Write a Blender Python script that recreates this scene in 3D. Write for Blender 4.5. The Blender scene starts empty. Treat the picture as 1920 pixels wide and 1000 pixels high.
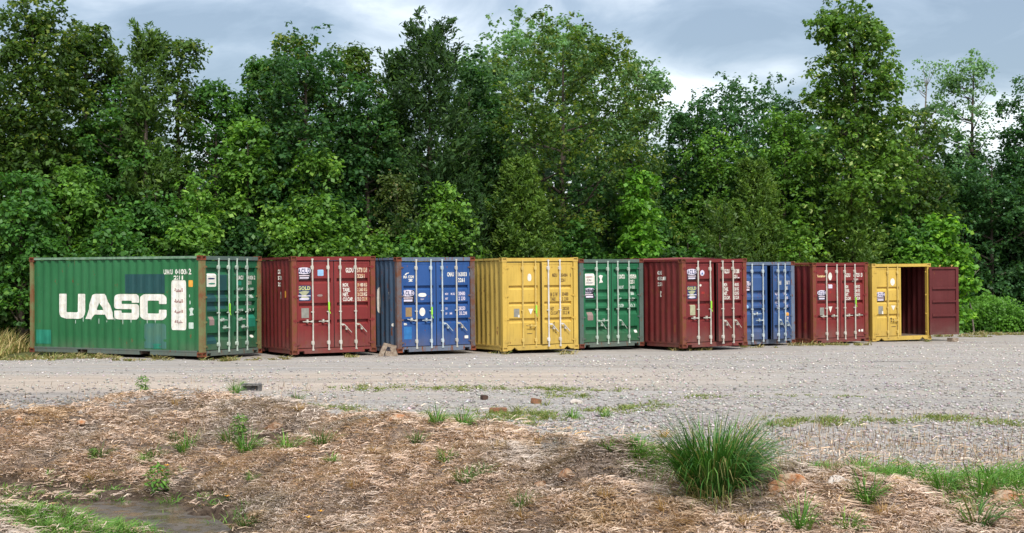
import bpy, bmesh, math, random
import numpy as np
from mathutils import Vector, Matrix
from mathutils.geometry import tessellate_polygon

S = bpy.context.scene
COL = S.collection
R = math.radians
PI = math.pi

# ------------------------------------------------------------------ camera
cd = bpy.data.cameras.new("camera"); cam = bpy.data.objects.new("camera", cd); COL.objects.link(cam)
cam.location = (0, 0, 1.95); cam.rotation_euler = (R(90.0), 0, 0)
cd.sensor_width = 36.0; cd.lens = 36.0 * 2700 / 1920; cd.shift_y = 32.0 / 1920
cd.clip_start = 0.1; cd.clip_end = 1200
S.camera = cam

# ------------------------------------------------------------------ light and sky
SUN_EL, SUN_AZ = 50.0, 14.0            # azimuth: to the right of straight behind the camera
sv = Vector((math.sin(R(SUN_AZ)) * math.cos(R(SUN_EL)), -math.cos(R(SUN_AZ)) * math.cos(R(SUN_EL)), math.sin(R(SUN_EL))))
ld = bpy.data.lights.new("sun", "SUN"); ld.energy = 3.1; ld.angle = R(10); ld.color = (1.0, 0.96, 0.90)
sun = bpy.data.objects.new("sun", ld); COL.objects.link(sun); sun.rotation_euler = sv.to_track_quat('Z', 'Y').to_euler()

W = bpy.data.worlds.new("World"); S.world = W; W.use_nodes = True
nt = W.node_tree; nt.nodes.clear()
def N(t, **kw):
    n = nt.nodes.new(t)
    for k, v in kw.items(): setattr(n, k, v)
    return n
def LK(a, b): nt.links.new(a, b)
def MATH(op, a, b=None, c=None, clamp=False):
    n = nt.nodes.new('ShaderNodeMath'); n.operation = op; n.use_clamp = clamp
    for i, v in enumerate((a, b, c)):
        if v is None: continue
        if isinstance(v, (int, float)): n.inputs[i].default_value = v
        else: nt.links.new(v, n.inputs[i])
    return n.outputs[0]
wo = N('ShaderNodeOutputWorld'); bg = N('ShaderNodeBackground'); bg2 = N('ShaderNodeBackground'); add = N('ShaderNodeAddShader')
sky = N('ShaderNodeTexSky'); sky.sky_type = 'NISHITA'; sky.sun_disc = False
sky.sun_elevation = R(SUN_EL); sky.sun_rotation = R(180 - SUN_AZ)
LK(sky.outputs[0], bg.inputs[0]); bg.inputs[1].default_value = 0.05
tc = N('ShaderNodeTexCoord'); sep = N('ShaderNodeSeparateXYZ'); LK(tc.outputs['Generated'], sep.inputs[0])
mp = N('ShaderNodeMapping'); mp.inputs['Scale'].default_value = (1.0, 1.0, 2.4); mp.inputs['Location'].default_value = (0.37, 0.2, 0.55)
LK(tc.outputs['Generated'], mp.inputs[0])
n1 = N('ShaderNodeTexNoise'); n1.inputs['Scale'].default_value = 7.0; n1.inputs['Detail'].default_value = 8; n1.inputs['Roughness'].default_value = 0.56
n1.inputs['Distortion'].default_value = 0.6
LK(mp.outputs[0], n1.inputs[0])
def blob(px, py, s, amp):
    d = Vector(((px - 960) / 2700, 1, (532 - py) / 2700)).normalized()
    vm = N('ShaderNodeVectorMath', operation='SUBTRACT'); LK(tc.outputs['Generated'], vm.inputs[0]); vm.inputs[1].default_value = d
    sc = N('ShaderNodeVectorMath', operation='MULTIPLY'); LK(vm.outputs[0], sc.inputs[0]); sc.inputs[1].default_value = (1, 1, 2.2)
    ln = N('ShaderNodeVectorMath', operation='LENGTH'); LK(sc.outputs[0], ln.inputs[0])
    q = MATH('DIVIDE', ln.outputs['Value'], s); q = MATH('MULTIPLY', q, q); q = MATH('MULTIPLY', q, -1.0)
    return MATH('MULTIPLY', MATH('POWER', 2.718, q), amp)
v = n1.outputs['Fac']
for b in ((1320, 170, 0.060, 0.22), (1480, 120, 0.03, 0.08), (1280, 70, 0.05, -0.16), (760, 40, 0.06, 0.08), (330, 110, 0.12, -0.20), (580, 50, 0.035, -0.10), (1830, 70, 0.10, -0.26), (1850, 240, 0.045, 0.24), (430, 0, 0.035, 0.08), (150, 60, 0.03, 0.10), (880, -10, 0.07, -0.13)):
    v = MATH('ADD', v, blob(*b))
cr = N('ShaderNodeValToRGB'); LK(v, cr.inputs[0])
e = cr.color_ramp.elements; e[0].position = 0.32; e[0].color = (0.120, 0.145, 0.178, 1); e[1].position = 0.74; e[1].color = (0.60, 0.615, 0.63, 1)
k = e.new(0.42); k.color = (0.168, 0.196, 0.232, 1)
k = e.new(0.55); k.color = (0.300, 0.322, 0.348, 1)
up = MATH('MAXIMUM', sep.outputs['Z'], 0.0); gain = MATH('MULTIPLY_ADD', up, 2.1, 0.95)   # an overcast sky is brighter overhead
LK(cr.outputs[0], bg2.inputs[0]); LK(gain, bg2.inputs[1])
LK(bg.outputs[0], add.inputs[0]); LK(bg2.outputs[0], add.inputs[1]); LK(add.outputs[0], wo.inputs[0])

S.view_settings.view_transform = 'Standard'; S.view_settings.look = 'None'; S.view_settings.exposure = 0.35; S.view_settings.gamma = 1.0
S.view_settings.use_curve_mapping = False
S.cycles.max_bounces = 6; S.cycles.transparent_max_bounces = 8

# ------------------------------------------------------------------ helpers
def tag(o, label=None, cat=None, group=None, kind=None):
    if label: o["label"] = label
    if cat: o["category"] = cat
    if group: o["group"] = group
    if kind: o["kind"] = kind
    return o
def empty(name, loc=(0, 0, 0), rz=0.0, parent=None):
    o = bpy.data.objects.new(name, None); COL.objects.link(o); o.location = loc; o.rotation_euler = (0, 0, rz)
    o.empty_display_size = 0.1
    if parent: o.parent = parent
    return o
def np_mesh(name, V, F, colors=None, smooth=False):
    """V (n,3), F (m,k) all faces with k corners, colors (n,3) per vertex"""
    V = np.asarray(V, dtype=np.float32); Fs = F if isinstance(F, tuple) else (F,); Fs = [np.asarray(f, dtype=np.int32) for f in Fs]
    me = bpy.data.meshes.new(name); me.vertices.add(len(V)); me.vertices.foreach_set("co", V.ravel())
    flat = np.concatenate([f.ravel() for f in Fs]); ks = np.concatenate([np.full(len(f), f.shape[1]) for f in Fs]); m = len(ks)
    me.loops.add(len(flat)); me.loops.foreach_set("vertex_index", flat)
    me.polygons.add(m); me.polygons.foreach_set("loop_start", np.concatenate([[0], np.cumsum(ks)[:-1]]).astype(np.int32))
    if colors is not None:
        c = np.ones((len(V), 4), dtype=np.float32); c[:, :3] = colors
        a = me.color_attributes.new("Col", 'FLOAT_COLOR', 'POINT'); a.data.foreach_set("color", c.ravel())
    me.update(calc_edges=True); me.validate()
    if smooth: me.polygons.foreach_set("use_smooth", np.ones(m, dtype=bool))
    return me
def link(name, me, mat=None, parent=None):
    o = bpy.data.objects.new(name, me); COL.objects.link(o)
    if mat: me.materials.append(mat)
    if parent: o.parent = parent
    return o
class MB:
    def __init__(s): s.v = []; s.f = []
    def box(s, x0, x1, y0, y1, z0, z1):
        n = len(s.v)
        s.v += [(x0, y0, z0), (x1, y0, z0), (x1, y1, z0), (x0, y1, z0), (x0, y0, z1), (x1, y0, z1), (x1, y1, z1), (x0, y1, z1)]
        s.f += [(n, n+3, n+2, n+1), (n+4, n+5, n+6, n+7), (n, n+1, n+5, n+4), (n+1, n+2, n+6, n+5), (n+2, n+3, n+7, n+6), (n+3, n, n+4, n+7)]
        return s
    def tube(s, p, q, r, n=8, r2=None):
        p, q = Vector(p), Vector(q); d = (q - p).normalized(); a = d.orthogonal().normalized(); b = d.cross(a); k = len(s.v)
        r2 = r if r2 is None else r2
        for c, rr in ((p, r), (q, r2)):
            for i in range(n):
                t = 2 * PI * i / n; s.v.append(tuple(c + (a * math.cos(t) + b * math.sin(t)) * rr))
        s.f += [(k+i, k+(i+1) % n, k+n+(i+1) % n, k+n+i) for i in range(n)]
        s.f += [tuple(k+i for i in reversed(range(n))), tuple(k+n+i for i in range(n))]
        return s
    def prism(s, poly, y0, y1):
        """poly: list of (x,z), extruded along y"""
        n = len(s.v); m = len(poly)
        s.v += [(x, y0, z) for x, z in poly] + [(x, y1, z) for x, z in poly]
        for t in tessellate_polygon([[Vector((x, z, 0)) for x, z in poly]]):
            s.f.append(tuple(n + i for i in t)); s.f.append(tuple(n + m + i for i in reversed(t)))
        s.f += [(n+i, n+(i+1) % m, n+m+(i+1) % m, n+m+i) for i in range(m)]
        return s
    def build(s, name, mat, parent=None):
        me = bpy.data.meshes.new(name); me.from_pydata(s.v, [], s.f); me.update()
        bm = bmesh.new(); bm.from_mesh(me); bmesh.ops.recalc_face_normals(bm, faces=bm.faces[:]); bm.to_mesh(me); bm.free()
        return link(name, me, mat, parent)
# lattice noise in numpy
_rg = np.random.default_rng(5); _L = _rg.random((256, 256)).astype(np.float32)
def vnoise(x, y, f=1.0, seed=0):
    x = np.asarray(x, dtype=np.float64) * f + seed * 17.31 + 1000; y = np.asarray(y, dtype=np.float64) * f + seed * 7.77 + 1000
    i = np.floor(x).astype(int); j = np.floor(y).astype(int); a = x - i; b = y - j
    a = a*a*(3-2*a); b = b*b*(3-2*b); g = lambda p, q: _L[p % 256, q % 256]
    return (g(i, j)*(1-a)+g(i+1, j)*a)*(1-b)+(g(i, j+1)*(1-a)+g(i+1, j+1)*a)*b - 0.5
def fbm(x, y, f, n=4, seed=0):
    s = 0; a = 1.0
    for k in range(n): s = s + a * vnoise(x, y, f, seed + k * 3); f *= 2.07; a *= 0.5
    return s

# ------------------------------------------------------------------ materials
class Mat:
    def __init__(s, name, rough=0.7, metal=0.0, spec=0.35):
        s.m = bpy.data.materials.new(name); s.m.use_nodes = True; s.t = s.m.node_tree; s.p = s.t.nodes['Principled BSDF']
        s.p.inputs['Roughness'].default_value = rough; s.p.inputs['Metallic'].default_value = metal
        s.p.inputs['Specular IOR Level'].default_value = spec
        s.tc = s.n('ShaderNodeTexCoord')
    def n(s, t): return s.t.nodes.new(t)
    def l(s, a, b): s.t.links.new(a, b)
    def noise(s, scale, detail=3, rough=0.5, vec=None, stretch=None, dist=0.0):
        x = s.n('ShaderNodeTexNoise'); x.inputs['Scale'].default_value = scale; x.inputs['Detail'].default_value = detail
        x.inputs['Roughness'].default_value = rough; x.inputs['Distortion'].default_value = dist
        src = vec or s.tc.outputs['Object']
        if stretch:
            m = s.n('ShaderNodeMapping'); m.inputs['Scale'].default_value = stretch; s.l(src, m.inputs[0]); src = m.outputs[0]
        s.l(src, x.inputs[0]); return x.outputs['Fac']
    def ramp(s, src, stops):
        r = s.n('ShaderNodeValToRGB'); s.l(src, r.inputs[0]); e = r.color_ramp.elements
        while len(e) < len(stops): e.new(0.5)
        for k, (p, c) in zip(e, stops):
            k.position = p; k.color = (c, c, c, 1) if isinstance(c, (int, float)) else (*c, 1)
        return r.outputs[0]
    def mix(s, fac, a, b):
        x = s.n('ShaderNodeMix'); x.data_type = 'RGBA'
        for v, i in ((fac, 0), (a, 6), (b, 7)):
            if isinstance(v, (int, float)): x.inputs[i].default_value = v
            elif isinstance(v, tuple): x.inputs[i].default_value = (*v, 1)
            else: s.l(v, x.inputs[i])
        return x.outputs[2]
    def math(s, op, a, b=0.0, clamp=False):
        x = s.n('ShaderNodeMath'); x.operation = op; x.use_clamp = clamp
        for v, i in ((a, 0), (b, 1)):
            if isinstance(v, (int, float)): x.inputs[i].default_value = v
            else: s.l(v, x.inputs[i])
        return x.outputs[0]
    def base(s, c):
        if isinstance(c, tuple): s.p.inputs['Base Color'].default_value = (*c, 1)
        else: s.l(c, s.p.inputs['Base Color'])
    def bump(s, h, strength=0.3, dist=0.02):
        b = s.n('ShaderNodeBump'); b.inputs['Strength'].default_value = strength; b.inputs['Distance'].default_value = dist
        s.l(h, b.inputs['Height']); s.l(b.outputs[0], s.p.inputs['Normal'])
RUST = (0.17, 0.055, 0.02)
def paint(name, c, rust=0.58, fade=0.35, rough=0.5, dirt=(0.16, 0.13, 0.10), dirtamt=0.55):
    m = Mat(name, rough)
    light = tuple(min(1, x * 1.22 + 0.012) for x in c); dark = tuple(x * 0.62 for x in c)
    f = m.ramp(m.noise(1.6, 5, 0.6), [(0.35, 0.0), (0.7, 1.0)])
    col = m.mix(m.math('MULTIPLY', f, fade), c, light)
    st = m.ramp(m.noise(3.0, 5, 0.65, stretch=(4.5, 4.5, 0.5)), [(0.46, 0.0), (0.75, 1.0)])
    col = m.mix(m.math('MULTIPLY', st, 0.55), col, dark)
    sz = m.n('ShaderNodeSeparateXYZ'); m.l(m.tc.outputs['Object'], sz.inputs[0])
    low = m.math('SUBTRACT', 0.62, m.math('MULTIPLY', sz.outputs['Z'], 1.3))
    low = m.math('MULTIPLY', m.math('MAXIMUM', low, 0.0), m.ramp(m.noise(2.5, 4, 0.6), [(0.3, 0.2), (0.65, 1.3)]))
    col = m.mix(m.math('MULTIPLY', low, dirtamt, clamp=True), col, dirt)
    chip = m.ramp(m.noise(26.0, 3, 0.6), [(0.68, 0.0), (0.73, 0.7)]); col = m.mix(chip, col, tuple(min(.7, x * 1.5 + .05) for x in c))
    pat = m.ramp(m.noise(0.9, 2, 0.4, stretch=(1, 1, .7)), [(0.50, 0.0), (0.56, 0.30)]); col = m.mix(pat, col, light)
    rs = m.ramp(m.noise(5.0, 6, 0.7, stretch=(2.2, 2.2, 0.8)), [(rust, 0.0), (rust + 0.05, 1.0)])
    col = m.mix(rs, col, RUST)
    m.base(col)
    m.l(m.ramp(m.noise(6, 3), [(0.3, rough - 0.1), (0.7, rough + 0.2)]), m.p.inputs['Roughness'])
    m.bump(m.noise(14, 4), 0.12, 0.01)
    return m.m
def plain(name, c, rough=0.7, var=0.2, scale=8.0, metal=0.0, bump=0.0, c2=None):
    m = Mat(name, rough, metal)
    c2 = c2 or tuple(x * (1 - var) for x in c)
    m.base(m.mix(m.ramp(m.noise(scale, 4, 0.6), [(0.4, 0.0), (0.62, 1.0)]), c, c2))
    if bump: m.bump(m.noise(scale * 3, 4), bump, 0.02)
    return m.m
M = {}
M['green'] = paint('green_paint', (0.018, 0.128, 0.042), 0.64)
M['green_door'] = paint('green_door_paint', (0.014, 0.105, 0.045), 0.64)
M['green2'] = paint('fresh_green_paint', (0.012, 0.120, 0.048), 0.69)
M['red'] = paint('oxide_red_paint', (0.185, 0.021, 0.020), 0.60, 0.25)
M['red_side'] = paint('oxide_red_side_paint', (0.150, 0.020, 0.019), 0.585, 0.25)
M['red2'] = paint('dull_red_paint', (0.155, 0.018, 0.018), 0.60, 0.25)
M['blue'] = paint('blue_paint', (0.018, 0.072, 0.235), 0.62, 0.3)
M['blue_side'] = paint('grey_blue_side_paint', (0.060, 0.100, 0.155), 0.58, 0.5)
M['blue2'] = paint('dark_blue_paint', (0.028, 0.074, 0.200), 0.61, 0.4)
M['yellow'] = paint('yellow_paint', (0.560, 0.372, 0.070), 0.64, 0.12, dirt=(0.30, 0.22, 0.09))
M['yellow_side'] = paint('yellow_side_paint', (0.540, 0.370, 0.085), 0.60, 0.2, dirt=(0.30, 0.22, 0.09))
M['maroon'] = paint('maroon_primer', (0.100, 0.015, 0.015), 0.64, 0.15, 0.6)
M['frame_green'] = paint('greyed_green_paint', (0.085, 0.125, 0.105), 0.60, 0.5)
M['frame_blue'] = paint('greyed_blue_paint', (0.115, 0.150, 0.215), 0.56, 0.5)
M['rustred'] = paint('rusty_red_post', (0.200, 0.045, 0.030), 0.47, 0.3)
M['rustgreen'] = plain('rusty_olive_post', (0.170, 0.185, 0.075), 0.85, scale=2.2, c2=(0.20, 0.085, 0.035), bump=0.3)
M['rustblue'] = plain('rusty_blue_post', (0.120, 0.105, 0.110), 0.85, scale=4, c2=(0.140, 0.060, 0.035), bump=0.3)
M['rail_green'] = plain('chalky_green_rail', (0.200, 0.300, 0.210), 0.85, scale=7, c2=(0.10, 0.20, 0.11))
M['rust'] = plain('rusty_casting', (0.240, 0.062, 0.024), 0.9, scale=12, c2=(0.085, 0.032, 0.022), bump=0.3)
M['cast_red'] = plain('dark_red_casting', (0.120, 0.030, 0.022), 0.85, scale=10, c2=(0.18, 0.055, 0.025))
M['rod'] = plain('off_white_bar', (0.560, 0.540, 0.470), 0.5, scale=5, c2=(0.44, 0.41, 0.34))
M['rod_green'] = plain('pale_green_bar', (0.480, 0.560, 0.470), 0.5, scale=5, c2=(0.34, 0.40, 0.34))
M['rod_blue'] = plain('pale_blue_bar', (0.500, 0.560, 0.570), 0.5, scale=5, c2=(0.34, 0.40, 0.42))
M['rod_yellow'] = plain('yellow_bar', (0.600, 0.430, 0.120), 0.5, scale=5, c2=(0.46, 0.33, 0.10))
M['rod_white'] = plain('white_bar', (0.68, 0.66, 0.64), 0.5, scale=5, c2=(0.5, 0.47, 0.42))
M['gasket'] = plain('black_rubber', (0.018, 0.018, 0.018), 0.7)
_m = Mat('white_lettering', 0.6); _c = _m.mix(_m.ramp(_m.noise(9, 4, .6), [(.4, 0.), (.62, 1.)]), (0.78, 0.76, 0.69), (0.66, 0.62, 0.54))
_c = _m.mix(_m.ramp(_m.noise(4.0, 5, .65, stretch=(7, 7, .5)), [(.60, 0.), (.72, .6)]), _c, (0.42, 0.27, 0.16)); _c = _m.mix(_m.ramp(_m.noise(22, 4, .7), [(.66, 0.), (.70, .8)]), _c, (0.16, 0.22, 0.14))
_m.base(_c); M['white'] = _m.m
M['paleletter'] = plain('pale_green_lettering', (0.55, 0.64, 0.56), 0.6, scale=9)
M['brownletter'] = plain('brown_lettering', (0.150, 0.090, 0.030), 0.6)
M['rustletter'] = plain('rust_stained_lettering', (0.740, 0.650, 0.520), 0.6, scale=6, c2=(0.6, 0.33, 0.14))
M['black'] = plain('black_sticker', (0.022, 0.020, 0.030), 0.45)
M['lilac'] = plain('pale_lilac_print', (0.70, 0.64, 0.74), 0.5)
M['pink'] = plain('pale_pink_print', (0.72, 0.58, 0.62), 0.5)
M['navy'] = plain('navy_sticker', (0.030, 0.050, 0.120), 0.5)
M['goldprint'] = plain('pale_gold_print', (0.62, 0.60, 0.24), 0.5)
M['goldprint2'] = plain('faded_gold_print', (0.42, 0.42, 0.26), 0.5)
M['grey'] = plain('grey_plate', (0.300, 0.290, 0.250), 0.5, metal=0.2)
M['pinkgrey'] = plain('pinkish_grey_plate', (0.300, 0.210, 0.190), 0.5)
M['brownplate'] = plain('brown_plate', (0.310, 0.200, 0.090), 0.5, scale=25)
M['orange'] = plain('orange_label', (0.800, 0.360, 0.050), 0.5)
M['orange_band'] = plain('yellow_white_print', (0.85, 0.66, 0.32), 0.5)
M['lightblue'] = plain('light_blue_print', (0.30, 0.52, 0.75), 0.5)
M['teal'] = plain('teal_paint_patch', (0.020, 0.220, 0.140), 0.5, scale=3)
M['navypatch'] = plain('blue_green_paint_patch', (0.014, 0.068, 0.070), 0.5, scale=3, var=0.15)
M['greypatch'] = plain('grey_teal_paint_patch', (0.050, 0.150, 0.125), 0.55, scale=2.2, c2=(0.065, 0.16, 0.11))
M['redtext'] = plain('faded_red_lettering', (0.330, 0.130, 0.120), 0.6)
M['lime'] = plain('lime_green_seal', (0.360, 0.800, 0.060), 0.5)
M['redpaintpatch'] = plain('bright_red_patch', (0.330, 0.030, 0.025), 0.5)
M['bluepatch'] = plain('bright_blue_patch', (0.030, 0.170, 0.420), 0.5)
M['wood'] = plain('weathered_wood', (0.350, 0.280, 0.210), 0.9, scale=14, c2=(0.20, 0.14, 0.10), bump=0.4)
M['woodfloor'] = plain('plywood_floor', (0.160, 0.115, 0.090), 0.8)
M['darkdent'] = plain('scraped_bare_metal', (0.120, 0.080, 0.035), 0.8)
M['brick'] = plain('old_brick', (0.290, 0.130, 0.065), 0.95, scale=20, c2=(0.2, 0.11, 0.07), bump=0.5)
M['darkbrick'] = plain('dark_brick', (0.085, 0.050, 0.035), 0.95, scale=20, bump=0.5)
M['block'] = plain('concrete_block', (0.230, 0.215, 0.200), 0.95, scale=18, c2=(0.09, 0.085, 0.08), bump=0.6)
M['rocktan'] = plain('tan_rock', (0.450, 0.340, 0.240), 0.95, scale=9, c2=(0.36, 0.15, 0.06), bump=0.8)
M['rockorange'] = plain('orange_clay_rock', (0.250, 0.110, 0.048), 0.95, scale=9, c2=(0.36, 0.25, 0.165), bump=1.0)
M['rockpale'] = plain('pale_rock', (0.520, 0.460, 0.400), 0.95, scale=9, c2=(0.40, 0.34, 0.29), bump=0.7)
M['bark'] = plain('bark', (0.110, 0.085, 0.065), 0.95, scale=9, c2=(0.05, 0.04, 0.03), bump=0.6)
M['bark_pale'] = plain('pale_bark', (0.260, 0.220, 0.180), 0.95, scale=9, c2=(0.15, 0.12, 0.10), bump=0.4)
M['petal'] = plain('orange_petal', (0.900, 0.420, 0.020), 0.6)
def attr_mat(name, trans=0.0, rough=0.6, spec=0.25):
    m = Mat(name, rough, 0, spec); a = m.n('ShaderNodeAttribute'); a.attribute_name = "Col"; m.base(a.outputs['Color'])
    if trans:
        t = m.n('ShaderNodeBsdfTranslucent'); mx = m.n('ShaderNodeMixShader'); mx.inputs[0].default_value = trans
        g = m.n('ShaderNodeMix'); g.data_type = 'RGBA'; g.blend_type = 'MULTIPLY'; g.inputs[0].default_value = 1.0
        m.l(a.outputs['Color'], g.inputs[6]); g.inputs[7].default_value = (1.5, 1.5, 0.7, 1); m.l(g.outputs[2], t.inputs[0])
        o = m.t.nodes['Material Output']; m.l(m.p.outputs[0], mx.inputs[1]); m.l(t.outputs[0], mx.inputs[2]); m.l(mx.outputs[0], o.inputs[0])
    return m.m
M['leaf'] = attr_mat('leaves', 0.40, 0.5, 0.3)
M['blade'] = attr_mat('grass_blades', 0.25, 0.6, 0.2)
M['straw'] = attr_mat('dry_straw', 0.10, 0.9, 0.1)
M['stone'] = attr_mat('gravel_stones', 0.0, 1.0, 0.0)

# ------------------------------------------------------------------ terrain
_cx = [-60, -40, -12, -9, -7.4, -5.4, -3.5, -1.65, 0.29, 1.1, 1.7, 2.7, 4.8, 8, 30, 60]
_cy = [44, 36, 23.6, 22.3, 21.9, 23.2, 22.3, 20.3, 18.8, 16.9, 16.1, 14.9, 13.8, 12.4, 5, -4]
_fx = [-60, -40, -12, -7.5, -6, -4.35, -3.4, -2, 0, 3, 8, 30, 60]
_fy = [43, 35, 22.5, 19.9, 18.9, 18.0, 16.3, 12.9, 10.6, 8.6, 6.2, -1, -10]
_wx = [-60, -7.5, -5, -4, 60]; _wy = [0.3, 0.3, 0.5, 2.2, 2.6]
def ss(t): t = np.clip(t, 0, 1); return t*t*(3-2*t)
def hz(X, Y):
    X = np.asarray(X, dtype=np.float64); Y = np.asarray(Y, dtype=np.float64)
    dc = np.interp(X, _cx, _cy) + 0.5 * vnoise(X, Y, 0.7, 3); f = np.interp(X, _fx, _fy) + 0.35 * vnoise(X, Y, 0.9, 4); w = np.interp(X, _wx, _wy)
    t = ss((dc - Y) / (dc - f)); near = ss((f - w - Y) / 8.0)
    z = -0.88 * t + 0.92 * near * (Y < f)
    g = lambda x, y, a, sx, sy=None: a * np.exp(-((X-x)/sx)**2 - ((Y-y)/(sy or sx))**2)
    z = z + g(-5.5, 23.4, .22, 1.3, .9) + g(-3.7, 22.0, .16, .8, .6) + g(-3.4, 20.6, -.12, .5) + g(0.85, 15.75, .30, .55, .35) + g(1.25, 15.2, -.16, .35, .35) \
          + g(0.05, 14.05, -.42, .26, .24) + g(0.05, 14.6, .10, .5, .22) + g(0.62, 15.15, -.40, .24, .16) + g(0.95, 15.1, -.28, .2, .15) + g(-.35, 13.7, -.15, .3, .2) + g(2.0, 13.9, .10, .8) + g(-1.2, 19.0, .12, .9) + g(-2.6, 17.0, .12, .9) + g(3.2, 13.7, .08, .5)
    bank = ss((dc + 0.3 - Y) / 0.9)
    ditch = ss((-z - .62) / .2); z = z + ditch * (.07 * vnoise(X, Y, 1.9, 44) + .06 * vnoise(X, Y, 5, 45)); z = z + bank * (0.30 * fbm(X, Y, .85, 4, 11) + 0.09 * vnoise(X, Y, 4.5, 30) + 0.05 * vnoise(X, Y, 9, 33)) + (1 - bank) * (0.03 * fbm(X, Y, 0.35, 3, 21) + 0.010 * vnoise(X, Y, 3, 8))
    return z
def crest(X, Y): return np.interp(X, _cx, _cy) + 0.5 * vnoise(X, Y, 0.7, 3)
def P(px, py, z0=None):
    """where the sight line through a place in the photograph meets the ground"""
    lo = 9.0
    dx, dz = (px - 960) / 2700, (532 - py) / 2700
    d = np.arange(9.0, 70.0, 0.04); zz = 1.95 + dz * d; h = hz(dx * d, d)
    i = int(np.argmax(zz <= h)); D = d[i]
    return float(dx * D), float(D), float(h[i])

def grid_axis(segs):
    out = []
    for a, b, st in segs: out += list(np.arange(a, b, st))
    return np.array(out + [segs[-1][1]])
gx = grid_axis([(-300, -60, 30), (-60, -16, 2.0), (-16, -9, .25), (-9, 7, .09), (7, 16, .25), (16, 60, 2.0), (60, 300, 30)])
gy = grid_axis([(-60, 0, 10), (0, 10, .8), (10, 25, .085), (25, 60, .6), (60, 120, 6), (120, 900, 60)])
GX, GY = np.meshgrid(gx, gy); GZ = hz(GX, GY)
V = np.stack([GX.ravel(), GY.ravel(), GZ.ravel()], 1); nx, ny = len(gx), len(gy)
ii, jj = np.meshgrid(np.arange(nx - 1), np.arange(ny - 1)); ii = ii.ravel(); jj = jj.ravel()
F = np.stack([jj*nx+ii, jj*nx+ii+1, (jj+1)*nx+ii+1, (jj+1)*nx+ii], 1)
fc = V[F].mean(1)
wood_line = np.interp(fc[:, 0], [-300, -15, -9, 0, 8, 14, 20, 300], [34.5, 34.5, 43, 47.5, 52, 55.5, 57.0, 57.5]) + 0.8 * vnoise(fc[:, 0], fc[:, 1], 0.5, 9)
is_bank = fc[:, 1] < crest(fc[:, 0], fc[:, 1]) + 0.15 + 1.1 * vnoise(fc[:, 0], fc[:, 1], 1.7, 14) + .5 * vnoise(fc[:, 0], fc[:, 1], 5, 15)
is_wood = (fc[:, 1] > wood_line) & ~is_bank
def submesh(mask):
    f = F[mask]; u, inv = np.unique(f.ravel(), return_inverse=True); return V[u], inv.reshape(f.shape)
# yard material
m = Mat('gravel_ground', 0.95, 0, 0.15)
OBJ = m.tc.outputs['Object']; sx = m.n('ShaderNodeSeparateXYZ'); m.l(OBJ, sx.inputs[0]); X_, Y_ = sx.outputs['X'], sx.outputs['Y']
vo = m.n('ShaderNodeTexVoronoi'); vo.inputs['Scale'].default_value = 26; vo.inputs['Randomness'].default_value = 1; m.l(OBJ, vo.inputs[0])
vs = m.n('ShaderNodeSeparateColor'); m.l(vo.outputs['Color'], vs.inputs[0])
gr = m.ramp(vs.outputs[0], [(0.0, (0.215, 0.196, 0.180)), (0.55, (0.335, 0.300, 0.260)), (0.85, (0.39, 0.360, 0.334)), (1.0, (0.55, 0.53, 0.50))])
vo2 = m.n('ShaderNodeTexVoronoi'); vo2.inputs['Scale'].default_value = 9; m.l(OBJ, vo2.inputs[0]); vs2 = m.n('ShaderNodeSeparateColor'); m.l(vo2.outputs['Color'], vs2.inputs[0])
gr2 = m.ramp(vs2.outputs[1], [(0.0, (0.285, 0.260, 0.239)), (0.8, (0.36, 0.321, 0.280)), (1.0, (0.47, 0.45, 0.42))])
farm = m.math('MULTIPLY', m.math('SUBTRACT', Y_, 24.0), 0.07, clamp=True)
col = m.mix(farm, gr, gr2)
col = m.mix(m.ramp(m.noise(0.5, 5, 0.6, stretch=(0.35, 1, 1)), [(0.4, 0.0), (0.62, 0.5)]), col, (0.345, 0.315, 0.288))
# packed tan dirt where wheels run
w1 = m.math('SUBTRACT', 1.0, m.math('MULTIPLY', m.math('ABSOLUTE', m.math('SUBTRACT', Y_, m.math('ADD', 29.3, m.math('MULTIPLY', X_, 0.16)))), 0.27), clamp=True)
w1 = m.math('MULTIPLY', m.math('MULTIPLY', w1, 2.0, clamp=True), m.ramp(m.noise(0.6, 4, 0.6, stretch=(0.25, 1, 1)), [(0.22, 0.0), (0.45, 1.0)]))
fade = m.math('SUBTRACT', 1.0, m.math('MULTIPLY', m.math('SUBTRACT', X_, 0.5), 0.16), clamp=True)
col = m.mix(m.math('MULTIPLY', m.math('MULTIPLY', w1, fade), 0.95), col, (0.47, 0.375, 0.290))
w2 = m.ramp(m.noise(0.8, 4, 0.6, stretch=(0.3, 1.6, 1)), [(0.46, 0.0), (0.62, 0.6)])
col = m.mix(w2, col, (0.37, 0.305, 0.240))
# a dark streak on the right
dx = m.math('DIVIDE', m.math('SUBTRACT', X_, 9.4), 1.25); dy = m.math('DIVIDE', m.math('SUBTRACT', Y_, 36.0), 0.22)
rr = m.math('ADD', m.math('MULTIPLY', dx, dx), m.math('MULTIPLY', dy, dy)); dark_streak = m.math('SUBTRACT', 1.25, m.math('ADD', rr, m.math('MULTIPLY', m.noise(5), 0.6)), clamp=True)
col = m.mix(m.math('MULTIPLY', dark_streak, 0.9, clamp=True), col, (0.12, 0.11, 0.105))
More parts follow.
